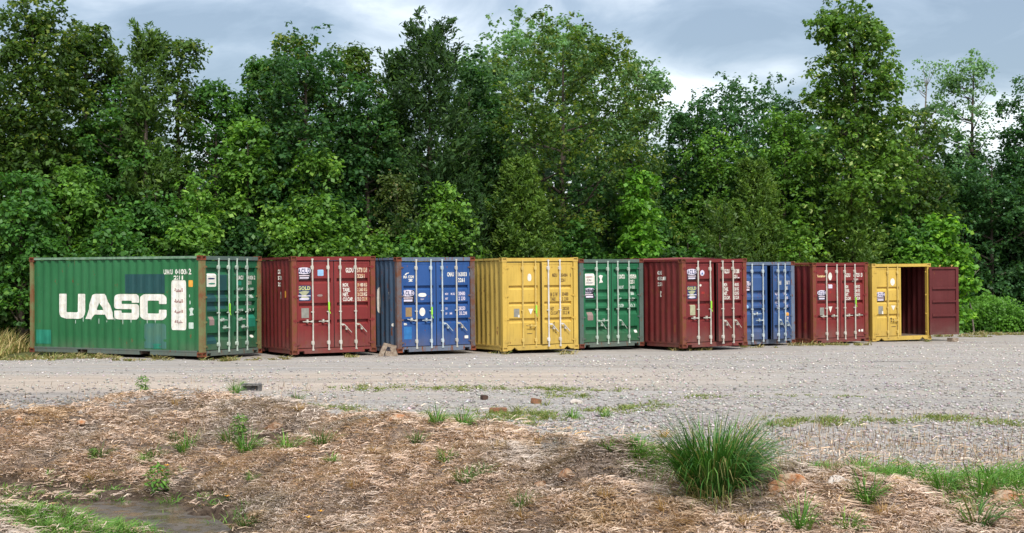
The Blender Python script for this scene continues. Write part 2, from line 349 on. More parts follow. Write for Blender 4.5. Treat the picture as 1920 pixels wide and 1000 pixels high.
# dark slaty gravel at the left
dk = m.math('MULTIPLY', m.math('SUBTRACT', m.math('MULTIPLY', X_, -1.0), 4.6), 0.8, clamp=True)
dk = m.math('MULTIPLY', dk, m.math('MULTIPLY', m.math('SUBTRACT', 26.8, Y_), 0.8, clamp=True))
dk = m.math('MULTIPLY', dk, m.ramp(m.noise(1.2, 4, 0.6, stretch=(0.5, 1, 1)), [(0.35, 0.3), (0.6, 1.0)]))
col = m.mix(m.math('MULTIPLY', dk, 0.8), col, m.mix(vs.outputs[1], (0.13, 0.125, 0.13), (0.30, 0.27, 0.25)))
# wheel ruts: long darker and paler bands running along the row of containers
rut = m.ramp(m.noise(1.0, 4, 0.55, stretch=(0.10, 1.5, 1), dist=0.4), [(0.36, 0.0), (0.50, 0.5), (0.64, 1.0)])
col = m.mix(m.math('MULTIPLY', m.math('SUBTRACT', 1.0, rut), 0.30), col, (0.19, 0.175, 0.16)); col = m.mix(m.math('MULTIPLY', rut, 0.22), col, (0.44, 0.40, 0.36))
m.base(col); m.bump(m.math('ADD', vo.outputs['Distance'], m.noise(30, 3)), 0.6, 0.03)
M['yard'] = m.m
m = Mat('thatch_ground', 0.95, 0, 0.1)
f = m.ramp(m.noise(5, 6, 0.7), [(0.3, (0.16, 0.112, 0.082)), (0.5, (0.36, 0.265, 0.203)), (0.7, (0.50, 0.385, 0.300))])
f2 = m.ramp(m.noise(1.1, 4, 0.6), [(0.45, 0.0), (0.65, 0.7)])
f = m.mix(f2, f, (0.17, 0.145, 0.125))
sx = m.n('ShaderNodeSeparateXYZ'); m.l(m.tc.outputs['Object'], sx.inputs[0])
soil = None
for cx_, cy_, rx_, ry_ in ((.05, 14.05, .40, .36), (.70, 15.15, .48, .28), (-3.45, 20.6, .6, .5)):
    a_ = m.math('DIVIDE', m.math('SUBTRACT', sx.outputs['X'], cx_), rx_); b_ = m.math('DIVIDE', m.math('SUBTRACT', sx.outputs['Y'], cy_), ry_)
    q_ = m.math('SUBTRACT', 1.3, m.math('ADD', m.math('ADD', m.math('MULTIPLY', a_, a_), m.math('MULTIPLY', b_, b_)), m.noise(6, 3)), clamp=True)
    f = m.mix(q_, f, m.ramp(m.noise(6, 6, .75), [(.38, (.045, .030, .022)), (.52, (.13, .075, .045)), (.66, (.34, .17, .07))]))
mud = m.math('MULTIPLY', m.math('SUBTRACT', -0.60, sx.outputs['Z']), 7.0, clamp=True)
f = m.mix(mud, f, m.ramp(m.noise(7, 7, 0.8), [(0.36, (0.050, 0.034, 0.024)), (0.50, (0.12, 0.085, 0.060)), (0.66, (0.27, 0.20, 0.145))]))
m.base(f); m.bump(m.noise(16, 7, 0.75), 1.0, 0.09); M['bank'] = m.m
m = Mat('woodland_soil', 0.95, 0, 0.1)
m.base(m.ramp(m.noise(1.3, 6, 0.7), [(0.3, (0.05, 0.045, 0.025)), (0.6, (0.12, 0.13, 0.05)), (0.8, (0.24, 0.19, 0.10))])); m.bump(m.noise(12, 5), 0.8, 0.05); M['soil'] = m.m
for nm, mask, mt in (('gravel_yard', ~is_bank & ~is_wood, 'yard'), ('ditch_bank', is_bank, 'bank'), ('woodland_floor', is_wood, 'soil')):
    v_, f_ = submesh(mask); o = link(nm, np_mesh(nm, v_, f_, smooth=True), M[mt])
    tag(o, kind='structure')
# shallow muddy water
m = Mat('muddy_water', 0.10, 0, 0.5)
m.base(m.ramp(m.noise(2.2, 5, 0.6, stretch=(1, 1.6, 1)), [(0.4, (0.055, 0.040, 0.028)), (0.62, (0.12, 0.092, 0.066))]))
m.l(m.ramp(m.noise(3.0, 5, 0.7), [(0.42, 0.06), (0.6, 0.55)]), m.p.inputs['Roughness']); m.bump(m.noise(18, 3), 0.12, 0.01); M['water'] = m.m
wm = MB(); xs = np.arange(-14, 6.01, 0.5)
for a, b in zip(xs[:-1], xs[1:]):
    fa, fb = np.interp(a, _fx, _fy), np.interp(b, _fx, _fy); wa, wb = np.interp(a, _wx, _wy), np.interp(b, _wx, _wy)
    n = len(wm.v); wm.v += [(a, fa - wa - 1.6, -0.900), (b, fb - wb - 1.6, -0.900), (b, fb + 0.8, -0.900), (a, fa + 0.8, -0.900)]; wm.f.append((n, n+1, n+2, n+3))
bmw = wm.build('ditch_water', M['water']); tag(bmw, kind='structure')

# ------------------------------------------------------------------ shipping containers
CW, CL, CH = 2.438, 6.058, 2.591
PZ, GA, GS, GB = 0.279, 0.105, 0.045, 0.084      # corrugation pitch, outer land, slope, inner land
GD = 0.036
DOOR_Z0, DOOR_H = 0.165, 2.295
def corr(y):
    t = np.mod(np.asarray(y, dtype=float) - 0.13, PZ)
    return GD * np.interp(t, [0, GA, GA+GS, GA+GS+GB, PZ], [0, 0, 1, 1, 0])
def corr_breaks(y0, y1):
    out = [y0]; k = math.floor((y0 - 0.13) / PZ)
    while k * PZ + 0.13 < y1:
        for q in (0, GA, GA+GS, GA+GS+GB):
            y = 0.13 + k * PZ + q
            if y0 + 1e-4 < y < y1 - 1e-4: out.append(y)
        k += 1
    return out + [y1]
def dent(y, z, seed): return 0.018 * vnoise(y, z, 1.3, seed) + 0.007 * vnoise(y, z, 3.1, seed + 5)
def wall_mesh(xo, sgn, seed, z0=0.16, z1=2.50, amp=1.0, inset=0.0, y0=0.13, y1=5.92):
    ys = np.array(corr_breaks(y0, y1)); zs = np.linspace(z0, z1, 11)
    Yg, Zg = np.meshgrid(ys, zs); env = ss((Zg - z0) / 0.25) * ss((z1 - Zg) / 0.25)
    Xg = xo + sgn * (corr(Yg) + inset + env * dent(Yg, Zg, seed) * amp)
    a, b = len(ys), len(zs); Vv = np.stack([Xg.ravel(), Yg.ravel(), Zg.ravel()], 1)
    i, j = np.meshgrid(np.arange(a - 1), np.arange(b - 1)); i = i.ravel(); j = j.ravel()
    Ff = np.stack([j*a+i, j*a+i+1, (j+1)*a+i+1, (j+1)*a+i], 1)
    if sgn > 0: Ff = Ff[:, ::-1]
    return Vv, Ff
def depth_fn(grooves, gd):
    zs, ds = [-1.0], [0.0]
    for lo, hi, wt, wb in sorted(grooves): zs += [lo, lo + wb, hi - wt, hi]; ds += [0, gd, gd, 0]
    zs.append(9.0); ds.append(0.0)
    return lambda z: np.interp(z, zs, ds), zs[1:-1]
GR3 = [(0.60, 0.735, 0.008, 0.055), (1.06, 1.19, 0.008, 0.055), (1.70, 1.84, 0.008, 0.055)]
GR3B = [(0.60, 0.74, 0.008, 0.055), (1.08, 1.19, 0.008, 0.055), (1.53, 1.65, 0.008, 0.055)]
GR5 = [(0.24, 0.44, 0.012, 0.09), (0.78, 0.98, 0.012, 0.09), (1.04, 1.24, 0.012, 0.09), (1.33, 1.53, 0.012, 0.09), (1.92, 2.12, 0.012, 0.09)]

def cut_map(loops_or_mesh, box, mapping, breaks, axis, name, mat, parent):
    """flat shape in the unit square -> box (u0,u1,v0,v1) -> cut at the folds -> laid on the sheet"""
    vs_, fs_ = loops_or_mesh; u0, u1, v0, v1 = box
    bm = bmesh.new(); bv = [bm.verts.new((u0 + (u1-u0)*a, v0 + (v1-v0)*b, 0)) for a, b in vs_]
    for f in fs_:
        try: bm.faces.new([bv[i] for i in f])
        except ValueError: pass
    lo, hi = min((u0, u1) if axis == 0 else (v0, v1)), max((u0, u1) if axis == 0 else (v0, v1))
    for b in breaks:
        if lo < b < hi:
            co = (b, 0, 0) if axis == 0 else (0, b, 0); no = (1, 0, 0) if axis == 0 else (0, 1, 0)
            bmesh.ops.bisect_plane(bm, geom=bm.verts[:] + bm.edges[:] + bm.faces[:], plane_co=co, plane_no=no)
    for v in bm.verts: v.co = mapping(v.co.x, v.co.y)
    me = bpy.data.meshes.new(name); bm.to_mesh(me); bm.free()
    return link(name, me, mat, parent)
def poly_shape(loops):
    pts = [p for l in loops for p in l]; tri = tessellate_polygon([[Vector((x, y, 0)) for x, y in l] for l in loops])
    return pts, [tuple(t) for t in tri]
def rounded(pts):
    out = []; n = len(pts)
    for i, p in enumerate(pts):
        r = p[2] if len(p) > 2 else 0.03
        p0 = Vector(pts[i-1][:2]); p1 = Vector(p[:2]); p2 = Vector(pts[(i+1) % n][:2])
        a = (p0 - p1); b = (p2 - p1); r = min(r, a.length * .48, b.length * .48)
        if r < 1e-4: out.append(tuple(p1)); continue
        a = p1 + a.normalized() * r; b = p1 + b.normalized() * r
        for t in (0, .25, .5, .75, 1): q = a.lerp(p1, t).lerp(p1.lerp(b, t), t); out.append((q.x, q.y))
    return out
RECT = poly_shape([[(0, 0), (1, 0), (1, 1), (0, 1)]])
RRECT = poly_shape([rounded([(0, 0, .14), (1, 0, .14), (1, 1, .14), (0, 1, .14)])])
OVAL = poly_shape([[(0.5 + 0.5 * math.cos(t), 0.5 + 0.5 * math.sin(t)) for t in np.linspace(0, 2*PI, 17)[:-1]]])
TRI = poly_shape([[(0, 1), (0.5, 0), (1, 1)]])
PILL = poly_shape([rounded([(0, 0, .5), (1, 0, .5), (1, 1, .5), (0, 1, .5)])])
SWOOSH = poly_shape([[(0, 0), (.12, .45), (.4, .85), (1, 1), (.9, .7), (.5, .45), (.3, 0)]])
WEDGE = poly_shape([[(.5, 1), (1, .9), (.65, .45), (1, .1), (.1, 0), (.35, .45), (0, .85)]])
LET = {
 'U': [rounded([(0, 1), (.29, 1), (.29, .26, .04), (.71, .26, .04), (.71, 1), (1, 1), (1, 0, .28), (0, 0, .28)])],
 'A': [rounded([(0, 0), (.27, 1, .08), (.71, 1, .08), (1, 0), (.77, 0), (.70, .18), (.30, .18), (.23, 0)]), [(.50, .66), (.40, .36), (.61, .36)]],
 'S': [rounded([(1, .66), (1, 1, .2), (0, 1, .2), (0, .41, .14), (.70, .41), (.70, .26, .03), (.30, .26, .03), (.30, .35), (0, .35), (0, 0, .2), (1, 0, .2), (1, .61, .14), (.30, .61), (.30, .74, .03), (.70, .74, .03), (.70, .66)])],
 'C': [rounded([(1, .62), (1, 1, .2), (0, 1, .2), (0, 0, .2), (1, 0, .2), (1, .40), (.70, .40), (.70, .25), (.30, .25), (.30, .75), (.70, .75), (.70, .62)])]}
_tcache = {}
def text_shape(s):
    if s in _tcache: return _tcache[s]
    cu = bpy.data.curves.new('lettering', 'FONT'); cu.body = s; cu.resolution_u = 2; cu.offset = 0.036; cu.space_character = 1.08
    ob = bpy.data.objects.new('lettering', cu); COL.objects.link(ob); bpy.context.view_layer.update()
    me = bpy.data.meshes.new_from_object(ob.evaluated_get(bpy.context.evaluated_depsgraph_get()))
    vs_ = [(v.co.x, v.co.y) for v in me.vertices]; fs_ = [tuple(p.vertices) for p in me.polygons]
    bpy.data.objects.remove(ob); bpy.data.curves.remove(cu); bpy.data.meshes.remove(me)
    if vs_:
        x0 = min(v[0] for v in vs_); x1 = max(v[0] for v in vs_); y0 = min(v[1] for v in vs_); y1 = max(v[1] for v in vs_)
        vs_ = [((a-x0)/(x1-x0), (b-y0)/(y1-y0)) for a, b in vs_]
    _tcache[s] = (vs_, fs_); return _tcache[s]

_cast_cache = {}
def casting(root, x, y, z, mat, name='corner_casting'):
    w, d, h = 0.162, 0.178, 0.118
    key = mat.name
    if key not in _cast_cache:
        bm = bmesh.new(); bmesh.ops.create_cube(bm, size=1.0)
        for v in bm.verts: v.co = Vector((v.co.x * w, v.co.y * d, v.co.z * h))
        fs = [f for f in bm.faces]
        for f in fs:
            r = bmesh.ops.inset_individual(bm, faces=[f], thickness=0.032, depth=0.0)
            bmesh.ops.inset_individual(bm, faces=[f], thickness=0.004, depth=-0.030)
        me = bpy.data.meshes.new('corner_casting'); bm.to_mesh(me); bm.free(); me.materials.append(mat); _cast_cache[key] = me
    o = bpy.data.objects.new(name, _cast_cache[key]); COL.objects.link(o); o.parent = root; o.location = (x, y, z); return o

def container(spec):
    root = empty('shipping_container', (spec['x'], spec['y'], spec.get('z', 0.075)), R(spec['yaw']))
    root.rotation_euler = (0, R(-spec.get('roll', 0.0)), R(spec['yaw']))
    tag(root, spec['label'], 'shipping container', 'shipping containers parked side by side')
    cw = spec.get('w', CW); pm, sm, fm, cm, rm = (M[k] for k in spec['mats'])   # door, side, frame/sill, casting, post
    seed = spec['seed']; rng = random.Random(seed)
    for x in (0.081, cw - 0.081):
        for y in (0.089, CL - 0.089):
            for z in (0.059, CH - 0.059): casting(root, x, y, z, cm)
    for x0, x1 in ((0.012, 0.150), (cw - 0.150, cw - 0.012)):
        for y0, y1 in ((0.012, 0.130), (CL - 0.130, CL - 0.012)):
            mb = MB(); mb.box(x0, x1, y0, y1, 0.118, CH - 0.118); mb.build('corner_post', rm, root)
    # header, sill with notches
    mb = MB(); mb.box(0.162, cw - 0.162, 0.004, 0.12, DOOR_Z0 + DOOR_H + 0.022, CH - 0.012); mb.build('door_header', fm, root)
    a, b = 0.162, cw - 0.162; zt, zb = DOOR_Z0 - 0.016, 0.018
    if spec.get('tri'):
        pl = [(a, zb), (a+.10, zb), (a+.21, zb+.085), (a+.32, zb), (b-.32, zb), (b-.21, zb+.085), (b-.10, zb), (b, zb), (b, zt), (a, zt)]
    else:
        pl = [(a, zb), (a+.04, zb), (a+.04, zb+.07), (a+.19, zb+.07), (a+.19, zb), (b-.19, zb), (b-.19, zb+.07), (b-.04, zb+.07), (b-.04, zb), (b, zb), (b, zt), (a, zt)]
    mb = MB(); mb.prism(pl, 0.006, 0.12); mb.build('door_sill', fm, root)
    for s_, x0 in ((0, 0.004), (1, cw - 0.064)):
        mb = MB(); mb.box(x0, x0 + 0.06, 0.178, CL - 0.178, CH - 0.075, CH - 0.012); mb.build('top_rail', M[spec['rail']], root)
        mb = MB()
        for y0, y1 in ((0.178, 1.75), (2.12, 3.94), (4.31, CL - 0.178)): mb.box(x0 + .012, x0 + 0.055, y0, y1, 0.020, 0.118)
        mb.box(x0 + .006, x0 + .058, 0.178, CL - .178, 0.1185, 0.160)
        mb.build('bottom_rail', M[spec.get('brail', spec['rail'])], root)
    Vl, Fl = wall_mesh(0.022, 1, seed); link('side_wall', np_mesh('side_wall', Vl, Fl), sm, root)
    Vl, Fl = wall_mesh(cw - 0.022, -1, seed + 50); link('side_wall', np_mesh('side_wall', Vl, Fl), sm, root)
    mb = MB(); mb.box(0.15, cw - 0.15, CL - 0.08, CL - 0.05, 0.12, CH - 0.09)
    for k in range(8): mb.box(0.22 + k * .27, 0.30 + k * .27, CL - 0.0499, CL - 0.028, 0.2, CH - 0.2)
    mb.build('end_wall', sm, root)
    mb = MB(); hump = spec.get('hump', 0.012); n = 10
    for k in range(n):
        y0, y1 = 0.12 + k * (CL - .24) / n, 0.12 + (k + 1) * (CL - .24) / n
        for q in range(6):
            x0, x1 = 0.03 + q * (cw - .06) / 6, 0.03 + (q + 1) * (cw - .06) / 6
            zf = lambda x, y: CH - 0.03 + hump * math.sin(PI * x / cw) * math.sin(PI * min(1, y / 2.5) * .5 + .35)
            i = len(mb.v); mb.v += [(x0, y0, zf(x0, y0)), (x1, y0, zf(x1, y0)), (x1, y1, zf(x1, y1)), (x0, y1, zf(x0, y1))]; mb.f.append((i, i+1, i+2, i+3))
    mb.build('roof', M[spec.get('roofm', spec['rail'])], root)
    mb = MB(); mb.box(0.065, cw - 0.065, 0.12, CL - 0.1, 0.125, 0.158)
    for k in range(13): mb.box(0.065, cw - 0.065, 0.4 + k * .42, 0.45 + k * .42, 0.03, 0.1245)
    mb.build('floor', M['woodfloor'], root)
    if spec.get('lining'):
        for xo, sg in ((0.030, 1), (cw - 0.030, -1)):
            Vl, Fl = wall_mesh(xo, sg, seed if sg > 0 else seed + 50); link('inner_wall', np_mesh('inner_wall', Vl, Fl), M['maroon'], root)
        mb = MB(); mb.box(0.07, cw - .07, CL - .12, CL - .1, .16, 2.5); mb.box(0.07, cw - .07, 0.13, CL - .11, 2.50, 2.515); mb.build('inner_lining', M['maroon'], root)
    # doors
    dfn, dbr = depth_fn(spec['grooves'], spec.get('gd', 0.07))
    DW = cw / 2 - 0.128
    doors = {}
    for side in (0, 1):
        hx = 0.116 if side == 0 else cw - 0.116
        sg = 1 if side == 0 else -1
        me_ = MB()
        x0, x1 = 0.105, DW - 0.070                   # panel span from the hinge edge
        zs = [0.06] + [z for z in dbr] + [DOOR_H - 0.06]
        for za, zb_ in zip(zs[:-1], zs[1:]):
            ya, yb = float(dfn(za + 1e-6 if za in dbr else za)), float(dfn(zb_)); ya = float(dfn(za)); n_ = len(me_.v)
            me_.v += [(sg*x0, ya, za), (sg*x1, ya, za), (sg*x1, yb, zb_), (sg*x0, yb, zb_)]; me_.f.append((n_, n_+1, n_+2, n_+3))
        bx = lambda a_, b_, c_, d_, e_, f_: me_.box(min(sg*a_, sg*b_), max(sg*a_, sg*b_), c_, d_, e_, f_)
        bx(0.050, x0 + .001, -0.008, 0.076, 0.0, DOOR_H); bx(x1 - .001, DW, -0.008, 0.076, 0.0, DOOR_H)
        bx(x0 + .0011, x1 - .0011, -0.006, 0.074, 0.002, 0.065); bx(x0 + .0011, x1 - .0011, -0.006, 0.074, DOOR_H - 0.065, DOOR_H - .002)
        d = me_.build('door', pm, root); d.location = (hx, 0.045, DOOR_Z0)
        d.rotation_euler = (0, 0, R(-spec['ajar'][0] if side == 0 else spec['ajar'][1]))
        doors[side] = (d, hx)
        g = MB(); g.box(*sorted((sg*DW, sg*(DW + 0.0095))), 0.002, 0.035, 0.01, DOOR_H - 0.01); g.box(*sorted((sg*0.036, sg*0.0495)), 0.012, 0.040, 0.01, DOOR_H - .01)
        g.build('door_gasket', M['gasket'], d)
        if spec.get('lining'):
            g = MB(); g.box(*sorted((sg*0.012, sg*DW)), 0.0765, 0.080, 0.0, DOOR_H)
            for lo, hi, wt, wb in spec['grooves']: g.box(*sorted((sg*0.11, sg*(DW - .11))), 0.0802, 0.130, lo + .015, hi - .03)
            g.box(*sorted((sg*0.012, sg*.10)), 0.0802, 0.124, 0.0, DOOR_H); g.box(*sorted((sg*(DW-.10), sg*DW)), 0.0802, 0.124, 0.0, DOOR_H)
            g.box(*sorted((sg*0.1005, sg*(DW-.1005))), 0.0802, 0.122, 0.0, .07); g.box(*sorted((sg*0.1005, sg*(DW-.1005))), 0.0802, 0.122, DOOR_H - .07, DOOR_H)
            g.build('inner_panel', M['maroon'], d)
        for k, zz in enumerate((0.10, 0.72, 1.36, 2.14)):
            h = MB(); h.box(*sorted((sg*-0.075, sg*0.075)), -0.036, -0.0085, zz - .022, zz + .022); h.tube((sg*-.006, -.028, zz - .045), (sg*-.006, -.028, zz + .045), 0.020, 6)
            h.prism([(sg*0.0751, zz - .02), (sg*0.11, zz - .008), (sg*0.11, zz + .008), (sg*0.0751, zz + .02)], -0.024, -0.0085)
            h.build('hinge', pm if spec.get('hingepaint', 1) else rm, d)
        for k, fx in enumerate(spec['rods'][2*side:2*side+2]):
            lx = sg * abs(fx * cw - hx); mt = M[spec['rodm'][2*side+k]]
            r_ = MB(); y = -0.042; wob = rng.uniform(-.006, .006)
            r_.tube((lx, y, -0.045), (lx + wob, y - .004, 1.05), 0.0215, 8); r_.tube((lx + wob, y - .004, 1.05), (lx, y, DOOR_H + 0.05), 0.0215, 8)
            for zz, s2 in ((-0.052, 1), (DOOR_H + 0.052, -1)):
                r_.box(lx - .028, lx + .028, y - .014, y + .030, zz - .018, zz + .018)
            for zz in (0.13, 0.95, DOOR_H - 0.17):
                hh = 0.055 if zz != 0.95 else 0.018
                r_.prism([(lx - .045, zz - hh * .5), (lx - .022, zz - hh), (lx + .022, zz - hh), (lx + .03, zz), (lx + .022, zz + hh), (lx - .022, zz + hh), (lx - .045, zz + hh * .5)], y - .022, -0.0065)
            r_.build('locking_bar', mt, d)
            hk = spec['handles'][2*side+k]
            if hk:
                zz, dirn, drop = hk; h = MB(); L_ = 0.30
                h.tube((lx, y - .02, zz), (lx + dirn * .09, y - .035, zz), .018, 6, .013); h.tube((lx + dirn * .09, y - .035, zz), (lx + dirn * L_, y - .035, zz - drop), .013, 6, .010)
                h.box(lx + dirn*.16 - .022, lx + dirn*.16 + .022, y - .028, -0.001, zz - .035 - drop*.5, zz + .055 - drop*.5)
                h.prism([(lx + dirn*.02, zz - .03), (lx + dirn*.085, zz - .012), (lx + dirn*.085, zz + .012), (lx + dirn*.02, zz + .03)], y - .05, y - .0205)
                h.build('handle', mt, d)
        if spec.get('seal') == side:
            fx = spec['rods'][spec.get('sealrod', 1)]; lx = sg * abs(fx * cw - hx); s_ = MB()
            s_.box(lx - .022, lx + .022, -.085, -.062, spec.get('sealz', .98) , spec.get('sealz', .98) + .21); s_.tube((lx, -.07, spec.get('sealz', .98)), (lx + .04, -.075, spec.get('sealz', .98) - .10), .012, 5)
            s_.build('cable_seal', M['lime'], d)
    # door markings: (shape, x0,x1,z0,z1, material, name[, lift]) measured across the whole door face
    for it in spec['marks']:
        sh, x0, x1, z0, z1, mt, nm = it[:7]; lift = 0.004 + 0.0025 * (it[7] if len(it) > 7 else 0)
        side = 0 if (x0 + x1) / 2 < cw / 2 else 1; d, hx = doors[side]
        shape = text_shape(sh) if isinstance(sh, str) else sh
        mp_ = lambda u, v, lift=lift: Vector((u, float(dfn(v)) - lift, v))
        cut_map(shape, (x0 - hx, x1 - hx, z0 - DOOR_Z0, z1 - DOOR_Z0), mp_, dbr, 1, nm, M[mt], d)
    # side markings: y from the door end
    ybr = corr_breaks(0.13, 5.92)
    for it in spec.get('side_marks', []):
        sh, ya, yb, z0, z1, mt, nm = it[:7]; lift = 0.005 + 0.003 * (it[7] if len(it) > 7 else 0)
        shape = text_shape(sh) if isinstance(sh, str) else sh
        def mp2(u, v, lift=lift):
            env = float(ss((v - .16) / .25) * ss((2.5 - v) / .25))
            return Vector((0.022 + float(corr(u)) + env * float(dent(u, v, seed)) - lift, u, v))
        cut_map(shape, (ya, yb, z0, z1), mp2, ybr, 0, nm, M[mt], root)
    return root

def acl(x0, x1, z0, z1):
    w, h = x1 - x0, z1 - z0; out = [(RECT, x0, x1, z0, z1, 'black', 'sticker')]
    out.append((PILL, x0 + .00*w, x1 - .01*w, z0 + .50*h, z1 + .02*h, 'lilac', 'sticker_print', 1))
    for i, ch in enumerate('ACLD'):
        out.append((ch, x0 + (.08 + .225*i)*w, x0 + (.25 + .225*i)*w, z0 + .58*h, z0 + .94*h, 'navy', 'lettering', 2))
    out.append((RECT, x0 + .14*w, x1 - .12*w, z0 + .34*h, z0 + .42*h, 'pink', 'sticker_print', 1)); out.append((RECT, x0 + .18*w, x1 - .16*w, z0 + .10*h, z0 + .26*h, 'lilac', 'sticker_print', 1))
    return out
def gold(x0, x1, z0, z1, pm='goldprint', o=1):
    w, h = x1 - x0, z1 - z0; out = [(RRECT, x0, x1, z0, z1, 'navy', 'sticker')]
    out.append(('GOLD', x0 + .05*w, x1 - .06*w, z0 + .70*h, z0 + .95*h, pm, 'lettering', 1))
    out.append((WEDGE, x0 + .10*w, x1 - .12*w, z0 + .12*h, z0 + .66*h, 'goldprint2', 'sticker_print', 1))
    out.append((RECT, x0 + .05*w, x1 - .05*w, z0 + .30*h, z0 + .36*h, 'lilac', 'sticker_print', 2)); out.append((PILL, x0 + .14*w, x1 - .14*w, z0 + .06*h, z0 + .20*h, 'lilac', 'sticker_print', 2))
    return out
def weights(x0, x1, xa, xb, z1, rows, mt, h=.105, gap=.022, mt2=None):
    out = []
    for i, (a, b) in enumerate(rows):
        zt = z1 - i * (h + gap); wa = (x1 - x0) * min(1, len(a) / 7.5)
        out.append((a, x0, x0 + wa, zt - h, zt, mt, 'lettering'))
        out.append((b, xa, xb, zt - h, zt, mt2 or mt, 'lettering'))
    return out
ROW4 = [('MGW.', '30 480 KG'), ('TARE.', '2 260 KG'), ('NET.', '28 220 KG'), ('CU.CAP.', '33.2 CU.M')]
RODS = (0.245, 0.430, 0.573, 0.755)
def shift(items, dx, dz, sx=1.0): return [(i[0], i[1]*sx + dx, i[2]*sx + dx, i[3] + dz, i[4] + dz) + tuple(i[5:]) for i in items]

C = []
# 1 long-side green container
uasc = []
for ch, ya, yb in (('U', 4.95, 4.02), ('A', 4.02, 2.99), ('S', 2.98, 2.12), ('C', 2.09, 1.21)):
    uasc.append((poly_shape(LET[ch]), ya, yb, 0.93, 1.60, 'white', 'lettering', 1))
ar = [('\uFE93\uFEAA\uFEA4\uFE98\uFEE4\uFEDF\uFE8D', 1.66), ('\uFE94\uFEA3\uFEFC\uFEE4\uFEDF\uFE8D', 1.38), ('\uFE94\uFEF4\uFE91\uFEAE\uFECC\uFEDF\uFE8D', 1.10), ('\uFE94\uFEDB\uFEAE\uFEB8', 0.84)]
side1 = uasc + [
    (RECT, 2.62, 1.25, 1.62, 2.12, 'navypatch', 'paint_patch'), (RECT, 5.86, 5.30, 0.24, 0.62, 'teal', 'paint_patch'),
    (poly_shape([rounded([(0, 0), (1, 0), (1, 1, .12), (0, 1, .12)])]), 1.98, 1.22, 0.19, 0.84, 'greypatch', 'paint_patch'),
    (WEDGE, 1.72, 1.38, 0.18, 0.32, 'teal', 'paint_patch', 1),
    (poly_shape([rounded([(0, 0, .1), (1, 0, .1), (1, 1, .1), (0, 1, .1)])]), 1.03, 0.57, 0.68, 1.96, 'white', 'name_panel', 0),
    ('UACU', 1.28, 0.98, 2.11, 2.24, 'white', 'lettering'), ('041036', 0.93, 0.50, 2.11, 2.25, 'white', 'lettering'), ('2', 0.455, 0.385, 2.11, 2.26, 'white', 'lettering'),
    ('2211', 0.96, 0.66, 1.975, 2.08, 'white', 'lettering'), (RRECT, 0.455, 0.345, 1.79, 1.96, 'orange', 'sticker'),
    (WEDGE, 0.45, 0.32, 1.05, 1.26, 'paleletter', 'paint_scrape'), (PILL, 0.43, 0.40, 1.34, 1.44, 'paleletter', 'paint_scrape'), (PILL, 0.44, 0.415, 1.52, 1.60, 'paleletter', 'paint_scrape'),
    (RRECT, 0.46, 0.33, 0.72, 0.88, 'paleletter', 'sticker')]
for s_, z in ar: side1.append((s_, 0.94, 0.66, z, z + 0.10, 'redtext', 'lettering', 2))
for i in range(11): 
    y = 4.4 - i * 0.279 - .03; side1.append((PILL, y, y - .022, 0.80 + .05 * (i * 7 % 3), 0.90 + .05 * (i * 7 % 4), 'paleletter', 'paint_scrape'))
C.append(dict(x=-7.87, y=36.6, yaw=62, roll=0.3, seed=1, mats=('green_door', 'green', 'frame_green', 'rust', 'rustgreen'), rail='rail_green', brail='frame_green', grooves=GR5, gd=.07, rods=(.27, .435, .573, .745),
    rodm=['rod_green'] * 4, ajar=(0, 0), hingepaint=0, handles=(( .76, 1, 0), (.56, -1, 0), (.76, 1, 0), (.56, -1, 0)), seal=0, side_marks=side1,
    label='green container turned side on with UASC in white letters, first in the row',
    marks=[(RRECT, .20, .60, 1.79, 2.13, 'white', 'sticker'), (PILL, .27, .54, 1.98, 2.02, 'navy', 'sticker_print', 1), (PILL, .29, .56, 1.85, 1.89, 'teal', 'sticker_print', 1),
           (RECT, .71, 1.02, 1.53, 2.10, 'navypatch', 'paint_patch'), (RECT, .19, .60, 1.16, 1.62, 'navypatch', 'paint_patch'), (RECT, .71, 1.02, 1.22, 1.522, 'navypatch', 'paint_patch'), (RECT, .18, .60, .32, .55, 'navypatch', 'paint_patch'),
           ('UACU', 1.46, 1.70, 1.97, 2.08, 'white', 'lettering'), ('041036 2', 1.84, 2.20, 1.97, 2.08, 'white', 'lettering'), ('2211', 1.84, 2.03, 1.84, 1.945, 'white', 'lettering'), (RECT, 1.47, 1.62, 1.82, 1.93, 'teal', 'sticker'),
           (RECT, .33, .52, .80, 1.02, 'pinkgrey', 'data_plate'), (RECT, 1.87, 2.20, .72, 1.05, 'teal', 'paint_patch'), (OVAL, 2.02, 2.17, .42, .50, 'white', 'sticker')]
          + weights(1.47, 1.75, 1.86, 2.13, 1.76, [('MAX.WT', '24 000'), ('WT', '2 180'), ('NET', '21 820'), ('CU.CAP', '33.1')], 'paleletter', .10, .085)))
red_marks = acl(.18, .57, 1.95, 2.29) + gold(.18, .57, 1.41, 1.82) + [
    (RECT, .29, .50, .96, 1.22, 'grey', 'data_plate'), (RRECT, .76, .93, 2.07, 2.235, 'lightblue', 'sticker'), (PILL, .74, .90, 1.52, 1.58, 'pinkgrey', 'paint_scrape'),
    ('GLDU', 1.57, 1.80, 2.15, 2.28, 'white', 'lettering'), ('573131', 1.905, 2.195, 2.15, 2.28, 'rustletter', 'lettering'), ('3', 2.23, 2.28, 2.15, 2.28, 'white', 'lettering'), ('2251', 1.905, 2.12, 2.00, 2.11, 'rustletter', 'lettering')] \
    + weights(1.48, 1.80, 1.905, 2.19, 1.87, ROW4, 'white', mt2='rustletter')
HL = ((.70, -1, -.0), (.70, -1, -.0), (.66, 1, 0), (.66, 1, 0))
HV = ((.70, -1, .0), (.70, -1, .0), (.60, 1, .22), (.60, 1, .22))
